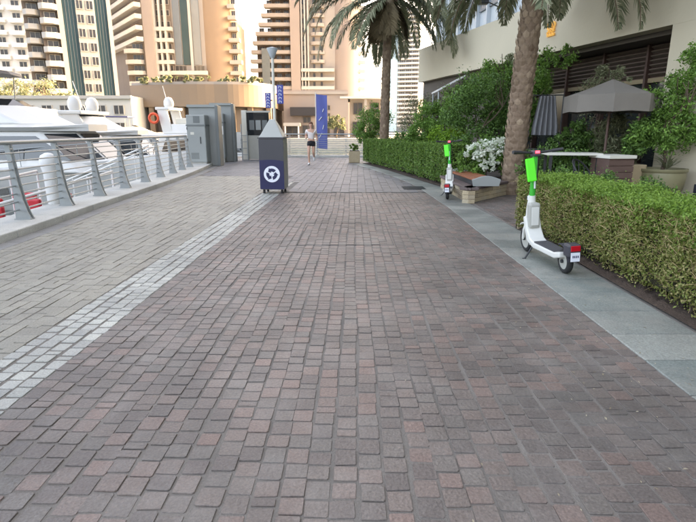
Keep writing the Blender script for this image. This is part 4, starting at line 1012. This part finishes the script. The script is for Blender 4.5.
def palm(label, loc, H, r0, r1, lean, nf, Lf, kinds, seed, group):
    t = thing('palm_tree', label, 'palm tree', loc, 0, group); q = random.Random(seed)
    axis = [Vector((lean[0] * s * s, lean[1] * s * s, H * s)) for s in np.linspace(0, 1, 14)]
    MB().tube(axis, [r0 + (r1 - r0) * k / 13 for k in range(14)], 18).build('trunk', M['palm_bark'], t, True)
    m = MB(); rows = int(H / .13); nst = 9
    for j in range(rows):
        s = (j + .3) / rows; c = Vector((lean[0] * s * s, lean[1] * s * s, H * s)); rad = (r0 + (r1 - r0) * s) * .97
        for k in range(nst):
            a = 2 * math.pi * (k + .5 * (j % 2)) / nst + q.uniform(-.06, .06)
            ra = Vector((math.cos(a), math.sin(a), 0)); ta = Vector((-math.sin(a), math.cos(a), 0)); hw = rad * math.pi / nst * .93
            o = .035 * q.uniform(.6, 1.5) * (rad / .24); top = q.uniform(.10, .15); b0 = c + ra * (rad - .01)
            vs = [b0 - ta * hw * .55 - Vector((0, 0, .05)), b0 + ta * hw * .55 - Vector((0, 0, .05)), b0 + ta * hw + ra * o * .6 + Vector((0, 0, top * .5)), b0 + ra * o + Vector((0, 0, top)), b0 - ta * hw + ra * o * .6 + Vector((0, 0, top * .5)), b0 + ra * o * 1.2 + Vector((0, 0, top * .4))]
            m.add(vs, [(0, 1, 5), (1, 2, 5), (2, 3, 5), (3, 4, 5), (4, 0, 5)])
    o = m.build('leaf_base_scales', M['palm_stub'], t); o['kind'] = 'stuff'
    top = axis[-1]
    MB().lathe([(r1, -.25), (r1 * 1.35, 0), (r1 * 1.2, .3), (r1 * .5, .55)], 14).build('crown_shaft', M['palm_stub'], t, True).location = top
    fm = [frond_mesh(Lf * lf, R(e0), R(dr), 84, Lf * .12, .024, M['frond_dry'] if dry else M['frond_a']) for (e0, dr, lf, dry) in kinds]
    for k in range(nf):
        kd = k % len(fm); a = 2.39996 * k + q.uniform(-.15, .15)
        f = link('frond', fm[kd][0], t); f.location = top + Vector((0, 0, .1 + .25 * (1 - kd / len(fm)))); f.rotation_euler = (q.uniform(-.15, .15), q.uniform(-.08, .08), a)
        sc = q.uniform(.88, 1.1); f.scale = (sc, sc, sc)
        g_ = link('midrib', fm[kd][1], f)
    return t
kinds1 = [(70, 70, .8, 0), (52, 95, 1.0, 0), (35, 105, 1.0, 0), (15, 100, 1.0, 0), (-5, 85, .95, 0), (-22, 60, .75, 0), (-48, 38, .42, 1)]
palm('tall palm in the middle with heavy drooping grey green crown', (1.42, 20.6, 0), 5.95, .18, .15, (.1, 0), 84, 3.75, kinds1, 4, 'palms along the garden')
kinds2 = [(65, 80, .9, 0), (45, 100, 1.0, 0), (25, 105, 1.0, 0), (5, 95, 1.0, 0), (-15, 75, .9, 0)]
palm('thick scaly palm trunk rising out of frame beside the white flowers', (3.62, 11.3, 0), 5.4, .235, .205, (.28, .1), 70, 3.35, kinds2, 9, 'palms along the garden')

# ================================================================== STONE PLANTER, BENCH
pl = thing('stone_planter', 'low beige stone planter with dark coping at the opening in the garden', 'planter', (0, 0, 0))
A = Vector((2.30, 9.75)); Bp = Vector((4.15, 12.0)); D = Vector((2.28, 12.6))
MB().prism([(2.36, 9.86), (4.12, 12.0), (4.4, 13.4), (2.36, 12.6)], -.01, .22).build('earth', M['soil'], pl)
def wallrun(a, b):
    d = (b - a); L = d.length; d.normalize(); ang = math.atan2(d.y, d.x)
    for row in range(3):
        x = 0 if row % 2 == 0 else -.14
        while x < L:
            w = .28; x0 = max(x, 0); x1 = min(x + w, L)
            if x1 - x0 > .04:
                mm = Matrix.Translation((a.x, a.y, 0)) @ Matrix.Rotation(ang, 4, 'Z')
                MB().box(x0 + .003, x1 - .003, -.004 + rs.uniform(-.006, .004), .13, row * .082, row * .082 + .078, mm).build('stone_block', M['stone_block'], pl, bevel=.006)
            x += w
    mm = Matrix.Translation((a.x, a.y, 0)) @ Matrix.Rotation(ang, 4, 'Z')
    x = 0
    while x < L:
        MB().box(x + .002, min(x + .6, L) - .002, -.04, .20, .249, .30, mm).build('coping_stone', M['coping'], pl, bevel=.008); x += .6
wallrun(A, Bp)
wallrun(D, A)
bn = thing('bench', 'wooden bench seat with grey concrete end on the stone planter', 'bench', (2.68, 11.15, .30), R(2))
for k in range(5): MB().box(-.24 + k * .097, -.24 + k * .097 + .088, -1.05, 1.0, .10, .135).build('slat', M['wood'], bn, bevel=.006)
for y in (-1.12, 1.02):
    m = MB(); prof = [(-.26, 0), (.24, 0), (.27, .13)] + [(.27 - .54 * s, .13 + .07 * math.sin(math.pi * s)) for s in np.linspace(.08, .92, 8)] + [(-.29, .13)]
    m.sideprism(prof, y, y + .07); m.build('end_block', M['cabinet'], bn, bevel=.006)
MB().box(-.2, .2, -1.0, 1.0, .0, .098).build('under_frame', M['steel_dark'], bn)
fp = thing('concrete_planter', 'small square concrete planter at the far end of the hedge', 'planter', (.28, 22.9, 0))
MB().box(-.24, .24, -.24, .24, 0, .5).build('box', M['stone_block'], fp, bevel=.015)
MB().box(-.2, .2, -.2, .2, .501, .52).build('earth', M['soil'], fp)
leaves(blob_points([(0, 0, .68, .22, .22, .14)], 900), .07, M['leaf_hedge2'], 'foliage', fp)

# ================================================================== RECYCLING BIN
bi = thing('recycling_bin', 'navy and charcoal recycling bin with white arrows emblem and pyramid hood', 'bin', (-1.66, 11.62, 0), R(-3))
for x in (-.2, .2):
    for y in (-.2, .2): MB().tube([(x, y, 0), (x, y, .10)], .028, 8).build('foot', M['black'], bi)
MB().box(-.265, .265, -.265, .265, .09, 1.19).build('body', M['bin_side'], bi, bevel=.012)
fp_ = MB(); curve = [(-.268 + .536 * k / 12, .66 + .06 * math.sin(math.pi * .5 * k / 12 * 1.2 + .3) + .05 * (1 - k / 12)) for k in range(13)]
fp_.sideprism([(-.268, .10), (.268, .10)] + curve[::-1], -.279, -.2665); fp_.build('navy_front_panel', M['navy'], bi)
fc = MB(); fc.sideprism(curve + [(.268, 1.185), (-.268, 1.185)], -.278, -.2667); fc.build('charcoal_front_panel', M['charcoal'], bi)
MB().box(.266, .275, -.22, .22, .2, 1.1).build('side_panel', M['bin_side'], bi)
MB().box(-.276, -.266, -.25, .25, .12, 1.15).build('side_panel', M['navy'], bi)
MB().box(-.29, .29, -.29, .29, 1.191, 1.215).build('rim', M['charcoal'], bi)
rings = [[(s * a, s * b_, z) for a, b_ in ((-1, -1), (1, -1), (1, 1), (-1, 1))] for s, z in ((.265, 1.216), (.215, 1.30), (.165, 1.40), (.10, 1.52), (.055, 1.60))]
MB().loft(rings).build('hood', M['bin_top'], bi, bevel=.01)
disc = MB(); n = 32
disc.sideprism([(.178 * math.cos(2 * math.pi * k / n), .43 + .178 * math.sin(2 * math.pi * k / n)) for k in range(n)], -.2835, -.2795); em = disc.build('emblem_disc', M['emblem'], bi)
for k in range(3):      # three bent arrows chasing round
    m = MB(); a0 = 2 * math.pi * k / 3 + math.pi / 2
    P_ = []
    rot = lambda x, z: (x * math.cos(a0) - z * math.sin(a0), .43 + x * math.sin(a0) + z * math.cos(a0))
    shaft = [(.124 * math.cos(t), .124 * math.sin(t)) for t in np.linspace(-.85, .38, 7)] + [(.056 * math.cos(t), .056 * math.sin(t)) for t in np.linspace(.38, -.85, 7)]
    m.sideprism([rot(x, z) for x, z in shaft], -.2875, -.284)
    t = .38; head = [(.152 * math.cos(t), .152 * math.sin(t)), (.095 * math.cos(t + .62), .095 * math.sin(t + .62)), (.03 * math.cos(t), .03 * math.sin(t))]
    m.sideprism([rot(x, z) for x, z in head], -.2877, -.2842)
    m.build('arrow', M['navy'], em)

# ================================================================== LAMP POST, BANNER
lp = thing('lamp_post', 'slim grey lamp post with inverted cone head behind the recycling bin', 'lamp post', (-2.22, 16.0, 0))
MB().lathe([(.09, 0), (.09, .25), (.045, .3), (.04, 3.42)], 16).build('pole', M['offwhite'], lp, True)
MB().lathe([(.04, 3.42), (.06, 3.44), (.155, 3.66), (.16, 3.70), (.03, 3.73)], 24).build('lamp_head', M['tower_grey'], lp, True)
for sx, z0, z1, w in ((-1, 2.02, 2.46, .17), (1, 2.14, 2.68, .20)):
    x = sx * (.07 + w / 2 + .02)
    sgn = MB().box(x - w / 2, x + w / 2, -.015, .015, z0, z1).build('sign_plate', M['blue_sign'], lp, bevel=.01)
    MB().box(min(sx * .05, x), max(sx * .05, x), -.008, .008, (z0 + z1) / 2 - .02, (z0 + z1) / 2 + .02).build('bracket', M['steel_dark'], lp)
    for k in range(5):
        zz = z0 + (z1 - z0) * (k + .55) / 5.2
        g_ = MB(); hh = (z1 - z0) * .06
        g_.tube([(x - .035, -.02, zz - hh), (x - .035, -.02, zz + hh), (x + .035, -.02, zz + hh * .4), (x + .03, -.02, zz - hh)], .011, 5); g_.build('lettering', M['emblem'], sgn)
ba = thing('flag_banner', 'tall blue feather banner with white pole at the far railing', 'banner', (-1.72, 28.35, -.01))
MB().tube([(0, 0, 0), (0, 0, 3.35)], .02, 8).build('pole', M['white_matt'], ba)
m = MB(); nx, nz = 8, 16; vs = []
for side in (0, 1):
    for j in range(nz + 1):
        for i in range(nx + 1):
            s = i / nx; z = .45 + 2.8 * j / nz - .06 * s
            vs.append((.03 + .58 * s, .05 * math.sin(s * 5 + j * .35) * s + side * .006, z))
o_ = (nx + 1) * (nz + 1)
for j in range(nz):
    for i in range(nx):
        a = j * (nx + 1) + i; m_q = (a, a + 1, a + nx + 2, a + nx + 1); m.f.append(m_q); m.f.append(tuple(o_ + k for k in m_q[::-1])); m.mi += [0, 0]
m.v = vs; m.build('cloth', M['banner'], ba, True)
for k in range(4):
    MB().tube([(.16 + .2 * (k % 2), -.035, 1.0 + k * .45), (.32 + .1 * (k % 2), -.04, 1.25 + k * .42)], .02, 5).build('pale_mark', M['white_matt'], ba)

# ================================================================== SCOOTERS
def scooter(label, loc, rz, lean=0.0):
    """local +y is forward; rear axle at y=0"""
    t = thing('electric_scooter', label, 'scooter', loc, rz, 'green and white scooters parked beside the path')
    t.rotation_euler = (0, lean, rz)
    def wheel(y, r, w):
        wh = MB(); prof = []
        for a in np.linspace(0, 2 * math.pi, 13)[:-1]: prof.append((r - .028 + .028 * math.cos(a), w / 2 * math.sin(a)))
        rings = [[(p[1], y + p[0] * math.cos(b_), r + p[0] * math.sin(b_)) for p in prof] for b_ in np.linspace(0, 2 * math.pi, 33)]
        ty = MB().loft(rings, False).build('tyre', M['rubber'], t, True)
        MB().tube([(-w * .42, y, r), (-w * .38, y, r), (w * .38, y, r), (w * .42, y, r)], [r * .5, r - .04, r - .04, r * .5], 24).build('rim', M['scoot_grey'], ty, True)
        MB().tube([(-w * .75, y, r), (w * .75, y, r)], .018, 10).build('axle', M['steel_dark'], ty)
    wheel(.02, .125, .062); wheel(.97, .15, .060)
    # deck: low white frame with grey grip, rising at the front into the neck
    prof = [(-.02, .17), (.10, .135), (.62, .125), (.78, .17), (.86, .30), (.90, .42), (.84, .44), (.78, .30), (.70, .215), (.60, .185), (.12, .195), (-.02, .225)]
    m = MB(); n = len(prof)
    vs = [(-.085, y, z) for y, z in prof] + [(.085, y, z) for y, z in prof]
    m.add(vs, [tuple(range(n - 1, -1, -1)), tuple(range(n, 2 * n))] + [(i, (i + 1) % n, n + (i + 1) % n, n + i) for i in range(n)])
    m.build('frame', M['scoot_white'], t, bevel=.014)
    MB().box(-.074, .074, .10, .60, .188, .200).build('deck_grip', M['deck_grip'], t, bevel=.004)
    # rear mudguard with lamp and plate
    rg = MB(); pts = [(-.155 * math.cos(a) + .02, .125 + .165 * math.sin(a)) for a in np.linspace(.15, 1.9, 10)]
    for (a, b_) in zip(pts[:-1], pts[1:]):
        vs = [(-.055, a[0], a[1]), (.055, a[0], a[1]), (.055, b_[0], b_[1]), (-.055, b_[0], b_[1])]
        vs += [(x, y * 1.0, z + .012) for x, y, z in vs]; rg.add(vs, [(3, 2, 1, 0), (4, 5, 6, 7), (0, 1, 5, 4), (1, 2, 6, 5), (2, 3, 7, 6), (3, 0, 4, 7)])
    rg.build('rear_mudguard', M['charcoal'], t)
    MB().box(-.062, .062, -.165, -.04, .20, .325).build('tail_box', M['charcoal'], t, bevel=.02)
    MB().box(-.045, .045, -.176, -.1655, .262, .315).build('tail_light', M['tail_red'], t, bevel=.004)
    pt = MB().box(-.042, .042, -.174, -.1655, .165, .25).build('number_plate', M['emblem'], t)
    for x in (-.024, -.008, .008, .024): MB().box(x - .004, x + .005, -.1755, -.1742, .20, .222).build('plate_mark', M['navy'], pt)
    # neck, battery, stem (raked back)
    rake = lambda z: .93 - (z - .15) * .13
    MB().tube([(0, rake(.30), .30), (0, rake(.50), .50), (0, rake(.66), .66)], [.052, .050, .036], 16).build('neck', M['scoot_white'], t, True)
    MB().box(-.062, .062, .765, .862, .30, .585).build('battery_case', M['scoot_grey'], t, bevel=.025)
    MB().box(-.04, .04, .756, .7645, .34, .54).build('battery_face', M['scoot_white'], t, bevel=.003)
    MB().tube([(0, rake(.655), .655), (0, rake(1.10), 1.10)], [.031, .028], 14).build('stem', M['green'], t, True)
    MB().box(-.008, .008, rake(.9) - .034, rake(.9) - .029, .74, .93).build('stem_mark', M['emblem'], t)
    mm = Matrix.Translation((-.052, rake(.96) - .045, .955)) @ Matrix.Rotation(R(-6), 4, 'Y') @ Matrix.Rotation(R(-7), 4, 'X')
    MB().box(-.055, .045, -.014, .014, -.135, .115, mm).build('phone_holder', M['green_lt'], t, bevel=.012)
    MB().box(-.042, .042, rake(1.12) - .05, rake(1.12) + .05, 1.085, 1.15).build('display', M['charcoal'], t, bevel=.015)
    MB().box(-.022, .022, rake(1.13) - .056, rake(1.13) - .048, 1.12, 1.145).build('red_indicator', M['red_lamp'], t)
    MB().tube([(-.26, rake(1.13) - .06, 1.145), (-.16, rake(1.13) - .02, 1.135), (0, rake(1.13), 1.12), (.16, rake(1.13) - .02, 1.135), (.26, rake(1.13) - .06, 1.145)], .014, 10).build('handlebar', M['black'], t, True)
    for s in (-1, 1):
        MB().tube([(s * .17, rake(1.13) - .024, 1.137), (s * .27, rake(1.13) - .064, 1.147)], .019, 10).build('grip', M['black'], t, True)
        MB().tube([(s * .13, rake(1.13) + .02, 1.13), (s * .22, rake(1.13) + .03, 1.12)], .006, 6).build('brake_lever', M['steel_dark'], t)
    # fork and front mudguard
    for s in (-1, 1): MB().tube([(s * .045, .97, .15), (s * .048, .945, .26), (s * .03, rake(.36), .36)], [.014, .018, .02], 8).build('fork_leg', M['scoot_white'], t, True)
    fg = MB(); pts = [(.97 - .178 * math.cos(a), .15 + .178 * math.sin(a)) for a in np.linspace(-.2, 2.2, 12)]
    for (a, b_) in zip(pts[:-1], pts[1:]):
        vs = [(-.045, a[0], a[1]), (.045, a[0], a[1]), (.045, b_[0], b_[1]), (-.045, b_[0], b_[1])]
        vs += [(x, y, z + .012) for x, y, z in vs]; fg.add(vs, [(3, 2, 1, 0), (4, 5, 6, 7), (0, 1, 5, 4), (1, 2, 6, 5), (2, 3, 7, 6), (3, 0, 4, 7)])
    fg.build('front_mudguard', M['scoot_white'], t)
    MB().box(-.03, .03, rake(.62) + .03, rake(.62) + .06, .60, .65).build('headlight', M['emblem'], t, bevel=.008)
    MB().tube([(-.05, .66, .15), (-.16, .62, .012), (-.19, .62, .008)], .010, 6).build('kickstand', M['steel_dark'], t, True)
    MB().tube([(.04, rake(1.05), 1.08), (.06, rake(.85) + .05, .85), (.035, rake(.5) + .05, .5)], .006, 6).build('cable', M['black'], t, True)
    return t
scooter('green and white electric scooter parked in front of the near hedge', (2.12, 4.78, .004), R(3), R(-3.5))
scooter('smaller looking distant green and white scooter parked by the stone planter', (2.02, 10.35, .004), R(-14), R(-3))

# ================================================================== TERRACE: parasol, furniture, pots
pa_ = thing('parasol', 'taupe octagonal cafe parasol with straight valance on the terrace', 'parasol', (5.22, 10.6, 0))
MB().tube([(0, 0, 0), (0, 0, 2.34)], .025, 10).build('pole', M['wood_dk'], pa_, True)
MB().lathe([(.3, 0), (.3, .06), (.05, .09)], 20).build('base', M['concrete'], pa_)
m = MB(); n = 8; r = .86
ring = [(r * math.cos(2 * math.pi * (k + .5) / n), r * math.sin(2 * math.pi * (k + .5) / n)) for k in range(n)]
for k in range(n):
    a, b_ = ring[k], ring[(k + 1) % n]
    for (p, q, zt, zb) in (((0, 0), None, 0, 0),):
        midr = [((a[0] * .55), (a[1] * .55)), ((b_[0] * .55), (b_[1] * .55))]
        m2 = MB(); vs = [(0, 0, 2.34), (midr[0][0], midr[0][1], 2.15), (midr[1][0], midr[1][1], 2.15), (a[0], a[1], 2.02), (b_[0], b_[1], 2.02)]
        vs += [(x, y, z - .012) for x, y, z in vs]
        m2.add(vs, [(0, 1, 2), (1, 3, 4, 2), (7, 6, 5), (7, 9, 8, 6)]); m2.build('canopy_panel', M['canvas'], pa_)
        m3 = MB(); a2 = (a[0] * 1.01, a[1] * 1.01); b2 = (b_[0] * 1.01, b_[1] * 1.01); md_ = ((a2[0] + b2[0]) / 2 * 1.015, (a2[1] + b2[1]) / 2 * 1.015)
        vs = [(a2[0], a2[1], 2.025), (md_[0], md_[1], 2.02), (b2[0], b2[1], 2.025), (b2[0], b2[1], 1.70), (md_[0], md_[1], 1.72), (a2[0], a2[1], 1.70)]
        vs += [(x * .985, y * .985, z) for x, y, z in vs]
        m3.add(vs, [(0, 5, 4, 1), (1, 4, 3, 2), (7, 10, 11, 6), (8, 9, 10, 7), (5, 11, 10, 4), (4, 10, 9, 3)]); m3.build('valance', M['canvas'], pa_)
        MB().tube([(0, 0, 2.30), (a[0] * .98, a[1] * .98, 2.0)], .009, 5).build('rib', M['wood_dk'], pa_)
ct = thing('service_counter', 'slatted dark timber counter with pale top below the parasol', 'counter', (4.95, 9.75, 0), R(8))
MB().box(-.24, .24, -.28, .28, .12, .86).build('carcass', M['wood_dk'], ct)
for k in range(6): MB().box(-.25, .25, -.30, -.281, .16 + k * .115, .16 + k * .115 + .10).build('slat', M['wood_dk'], ct, bevel=.004)
MB().box(-.27, .27, -.33, .31, .861, .92).build('top', M['offwhite'], ct, bevel=.006)
MB().box(-.22, .22, -.26, .26, 0, .119).build('plinth', M['concrete'], ct)
def cafe_chair(label, loc, rz):
    t = thing('cafe_chair', label, 'chair', loc, rz, 'black chairs on the terrace')
    MB().box(-.22, .22, -.22, .22, .43, .47).build('seat', M['black'], t, bevel=.015)
    for x in (-.2, .2):
        for y in (-.2, .2): MB().tube([(x, y, 0), (x * .95, y * .95, .43)], .014, 8).build('leg', M['black'], t)
    arc_ = [(.24 * math.cos(a), .05 + .24 * math.sin(a), .47 + .36 * math.sin(max(0, a)) ** .6) for a in np.linspace(0, math.pi, 14)]
    MB().tube(arc_, .016, 8).build('back_hoop', M['black'], t, True)
    for a in np.linspace(.6, math.pi - .6, 5): MB().tube([(.2 * math.cos(a), .05 + .18 * math.sin(a), .47), (.24 * math.cos(a), .05 + .24 * math.sin(a), .47 + .36 * math.sin(a) ** .6)], .009, 6).build('back_spindle', M['black'], t)
    return t
cafe_chair('black hoop-back chair left of the timber counter', (4.45, 9.55, 0), R(40))
cafe_chair('black hoop-back chair under the parasol behind the timber counter', (5.35, 10.9, 0), R(-60))
cafe_chair('black hoop-back chair behind the pale topped cafe table', (4.5, 11.3, 0), R(0))
tb = thing('cafe_table', 'pale topped long cafe table on the terrace left of the parasol', 'table', (4.35, 10.15, 0), R(-10))
MB().box(-.5, .5, -.32, .32, .90, .94).build('table_top', M['offwhite'], tb, bevel=.006)
for x in (-.42, .42):
    for y in (-.26, .26): MB().box(x - .025, x + .025, y - .025, y + .025, 0, .899).build('leg', M['black'], tb)
sf = thing('outdoor_sofa', 'black outdoor sofa near the palm behind the near hedge', 'sofa', (4.55, 12.2, 0), R(-15))
MB().box(-.6, .6, -.35, .35, .12, .42).build('seat', M['black'], sf, bevel=.05)
MB().box(-.6, .6, .22, .38, .42, .95).build('backrest', M['black'], sf, bevel=.05)
for x in (-.68, .60): MB().box(x, x + .09, -.35, .36, .05, .65).build('armrest', M['black'], sf, bevel=.03)
cu = thing('curtain', 'pale grey tied curtain hanging at the left of the shopfront', 'curtain', (5.0, 13.4, 1.25), R(-15))
m = MB(); vs = []; nn = 40
for side in (0, 1):
    for z, sc in ((.95, .62), (.6, .8), (.2, 1.0), (0, 1.02)):
        for k in range(nn + 1):
            s = k / nn; vs.append(((s - .5) * .62 * sc, .045 * math.sin(s * 5 * 2 * math.pi) + side * .012, z))
st = (nn + 1); of = st * 4
for j in range(3):
    for k in range(nn):
        a = j * st + k; q_ = (a, a + 1, a + st + 1, a + st); m.f += [q_, tuple(of + i for i in q_[::-1])]; m.mi += [0, 0]
m.v = vs; m.build('cloth', M['curtain'], cu, True)
MB().tube([(-.4, .03, .97), (.4, .03, .97)], .015, 8).build('curtain_rod', M['steel_dark'], cu)
for sx in (-.38, .38): MB().tube([(sx, .03, .97), (sx, .03, -1.25)], .014, 8).build('frame_post', M['steel_dark'], cu)
pot = thing('potted_bush', 'tall leafy bush in a big round olive glazed pot by the right wall', 'plant', (6.08, 10.0, 0))
MB().lathe([(.24, 0), (.28, .03), (.39, .28), (.42, .48), (.41, .58), (.44, .61), (.44, .65), (.39, .65), (.38, .54)], 28).build('pot', M['clay'], pot, True)
MB().lathe([(.02, .55), (.38, .56), (.38, .58), (.02, .59)], 20).build('earth', M['soil'], pot)
mb = MB(); tips = []; limb(mb, (0, 0, .55), Vector((0, 0, .8)), .04, 2, tips); mb.build('trunk', M['bark'], pot, True)
leaves(blob_points([(0, .1, 1.9, .45, .4, .5), (.15, 0, 1.4, .5, .45, .45), (-.25, -.05, 1.25, .45, .35, .25), (.3, .1, 2.3, .35, .3, .4), (.45, .2, 2.7, .25, .25, .3)], 12000, .2), .062, M['leaf_mid'], 'crown', pot, .45, .2)
sp = []
for k in range(60):
    a = rs.uniform(0, 6.28); d = np.array([math.cos(a), math.sin(a), rs.uniform(.5, 1.6)]); d /= np.linalg.norm(d); c = np.array([0, -.15, .64]); w = np.array([-d[1], d[0], 0]) * .016; L_ = rs.uniform(.35, .6)
    sp += [c - w * .4, c + d * L_ * .5 - w, c + d * L_ + np.array([0, 0, -.12]), c + d * L_ * .5 + w]
link('spiky_leaves', quads_mesh('spiky_leaves', np.array(sp), 60, M['leaf_olive']), pot)
p2 = thing('tall_pot', 'tall square tan planter standing beside the big round pot', 'planter', (5.55, 10.15, 0))
MB().loft([[(s * a, s * b_, z) for a, b_ in ((-1, -1), (1, -1), (1, 1), (-1, 1))] for s, z in ((.15, 0), (.20, .68), (.205, .72))]).build('pot', M['clay_tan'], p2, bevel=.02)
leaves(blob_points([(0, 0, .98, .26, .26, .22), (.05, 0, 1.3, .25, .25, .3)], 1800), .12, M['leaf_dark'], 'foliage', p2, .3, .2)
rp_ = MB().prism([(6.55, 7.0), (8.2, 7.0), (7.6, 10.3), (6.75, 10.3)], .0, .35).build('ramp', M['ramp']); rp_['kind'] = 'structure'

# ================================================================== WOMAN JOGGING
pe = thing('person', 'person jogging in pale top and black shorts near the far railing', 'person', (-1.50, 21.4, 0), R(180))
def skin_mesh(name, joints, edges, mat, root, sub=2, parent=None):
    me = bpy.data.meshes.new(name); me.from_pydata([j[0] for j in joints], edges, []); me.materials.append(mat)
    o = link(name, me, parent)
    o.modifiers.new('skin', 'SKIN').use_smooth_shade = True
    for i, j in enumerate(joints):
        rr_ = j[1] if hasattr(j[1], '__len__') else (j[1], j[1])
        me.skin_vertices[0].data[i].radius = rr_; me.skin_vertices[0].data[i].use_root = (i == root)
    sb = o.modifiers.new('sub', 'SUBSURF'); sb.levels = sub; sb.render_levels = sub
    return o
# facing local +y (towards the camera after the half turn); running, right leg back and lifted
J = [((0, 0, .93), (.135, .10)), ((0, .02, 1.08), (.115, .085)), ((0, .04, 1.25), (.145, .10)), ((0, .05, 1.36), (.12, .075)), ((0, .06, 1.43), .05), ((0, .075, 1.50), .055), ((0, .085, 1.58), (.078, .092)), ((0, .08, 1.64), (.06, .075)),
     ((.09, .02, .88), .085), ((.10, .16, .52), .058), ((.10, .14, .44), .052), ((.095, .06, .10), .036), ((.095, .08, .045), .038), ((.10, .20, .03), .03),
     ((-.09, -.01, .88), .085), ((-.085, .02, .50), .058), ((-.085, -.02, .44), .052), ((-.08, -.32, .34), .036), ((-.08, -.39, .33), .038), ((-.08, -.40, .21), .03),
     ((.17, .04, 1.36), .052), ((.23, -.06, 1.12), .040), ((.20, .12, 1.06), .030), ((.17, .20, 1.10), .030), ((.15, .24, 1.13), .02),
     ((-.17, .04, 1.36), .052), ((-.22, -.10, 1.13), .040), ((-.24, .03, 1.00), .030), ((-.24, .09, .98), .030), ((-.23, .13, .99), .02)]
E = [(0, 1), (1, 2), (2, 3), (3, 4), (4, 5), (5, 6), (6, 7), (0, 8), (8, 9), (9, 10), (10, 11), (11, 12), (12, 13), (0, 14), (14, 15), (15, 16), (16, 17), (17, 18), (18, 19), (3, 20), (20, 21), (21, 22), (22, 23), (23, 24), (3, 25), (25, 26), (26, 27), (27, 28), (28, 29)]
body = skin_mesh('body', J, E, M['skin'], 0, 2, pe)
skin_mesh('shirt', [((0, .0, .97), (.15, .115)), ((0, .02, 1.10), (.128, .098)), ((0, .04, 1.26), (.158, .115)), ((0, .05, 1.37), (.13, .088)), ((.17, .04, 1.36), .066), ((.21, -.02, 1.24), .058), ((-.17, .04, 1.36), .066), ((-.205, -.03, 1.25), .058)], [(0, 1), (1, 2), (2, 3), (3, 4), (4, 5), (3, 6), (6, 7)], M['shirt'], 0, 2, pe)
skin_mesh('shorts', [((0, 0, 1.00), (.145, .11)), ((0, 0, .92), (.15, .115)), ((.095, .04, .84), .10), ((.10, .09, .70), .085), ((-.095, 0, .84), .10), ((-.09, .01, .70), .085)], [(0, 1), (1, 2), (2, 3), (1, 4), (4, 5)], M['shorts'], 0, 2, pe)
hr = MB()
hr.loft([[((.083 * s) * math.cos(a), .07 + dy + (.10 * s) * math.sin(a), z) for a in np.linspace(0, 2 * math.pi, 13)[:-1]] for s, z, dy in ((.8, 1.55, -.075), (.98, 1.60, -.065), (1.0, 1.65, -.04), (.85, 1.69, -.015), (.3, 1.715, 0))])
hr.tube([(0, -.03, 1.64), (.02, -.10, 1.60), (.03, -.12, 1.48)], [.03, .035, .012], 8); hr.build('hair', M['hair'], pe, True)
for k, (c, s) in enumerate((((.10, .13, .045), 0), ((-.08, -.41, .27), 1))):
    sh = MB()
    if s == 0: sh.loft([[(c[0] + w * math.cos(a), c[1] + yy, max(.005, .045 + h * math.sin(a))) for a in np.linspace(0, 2 * math.pi, 11)[:-1]] for yy, w, h in ((-.10, .03, .04), (-.06, .045, .05), (.02, .048, .045), (.10, .045, .035), (.14, .02, .02))])
    else: sh.loft([[(c[0] + w * math.cos(a), c[1] + h * math.sin(a), c[2] + yy) for a in np.linspace(0, 2 * math.pi, 11)[:-1]] for yy, w, h in ((.12, .03, .04), (.06, .045, .05), (-.02, .048, .045), (-.10, .045, .035), (-.14, .02, .02))])
    sh.build('shoe', M['white_matt'], pe, True)
fmk = MB()
for x in (-.028, .028): fmk.lathe([(.002, 1.592), (.009, 1.598), (.002, 1.604)], 8, x, .172)
fmk.build('eyes', M['black'], pe)
ns_ = MB(); ns_.loft([[(-.008, .172, 1.60), (.008, .172, 1.60), (0, .178, 1.60)], [(-.014, .172, 1.565), (.014, .172, 1.565), (0, .196, 1.57)]]); ns_.build('nose', M['skin'], pe)
MB().box(-.02, .02, .160, .172, 1.535, 1.543).build('mouth', M['red'], pe)
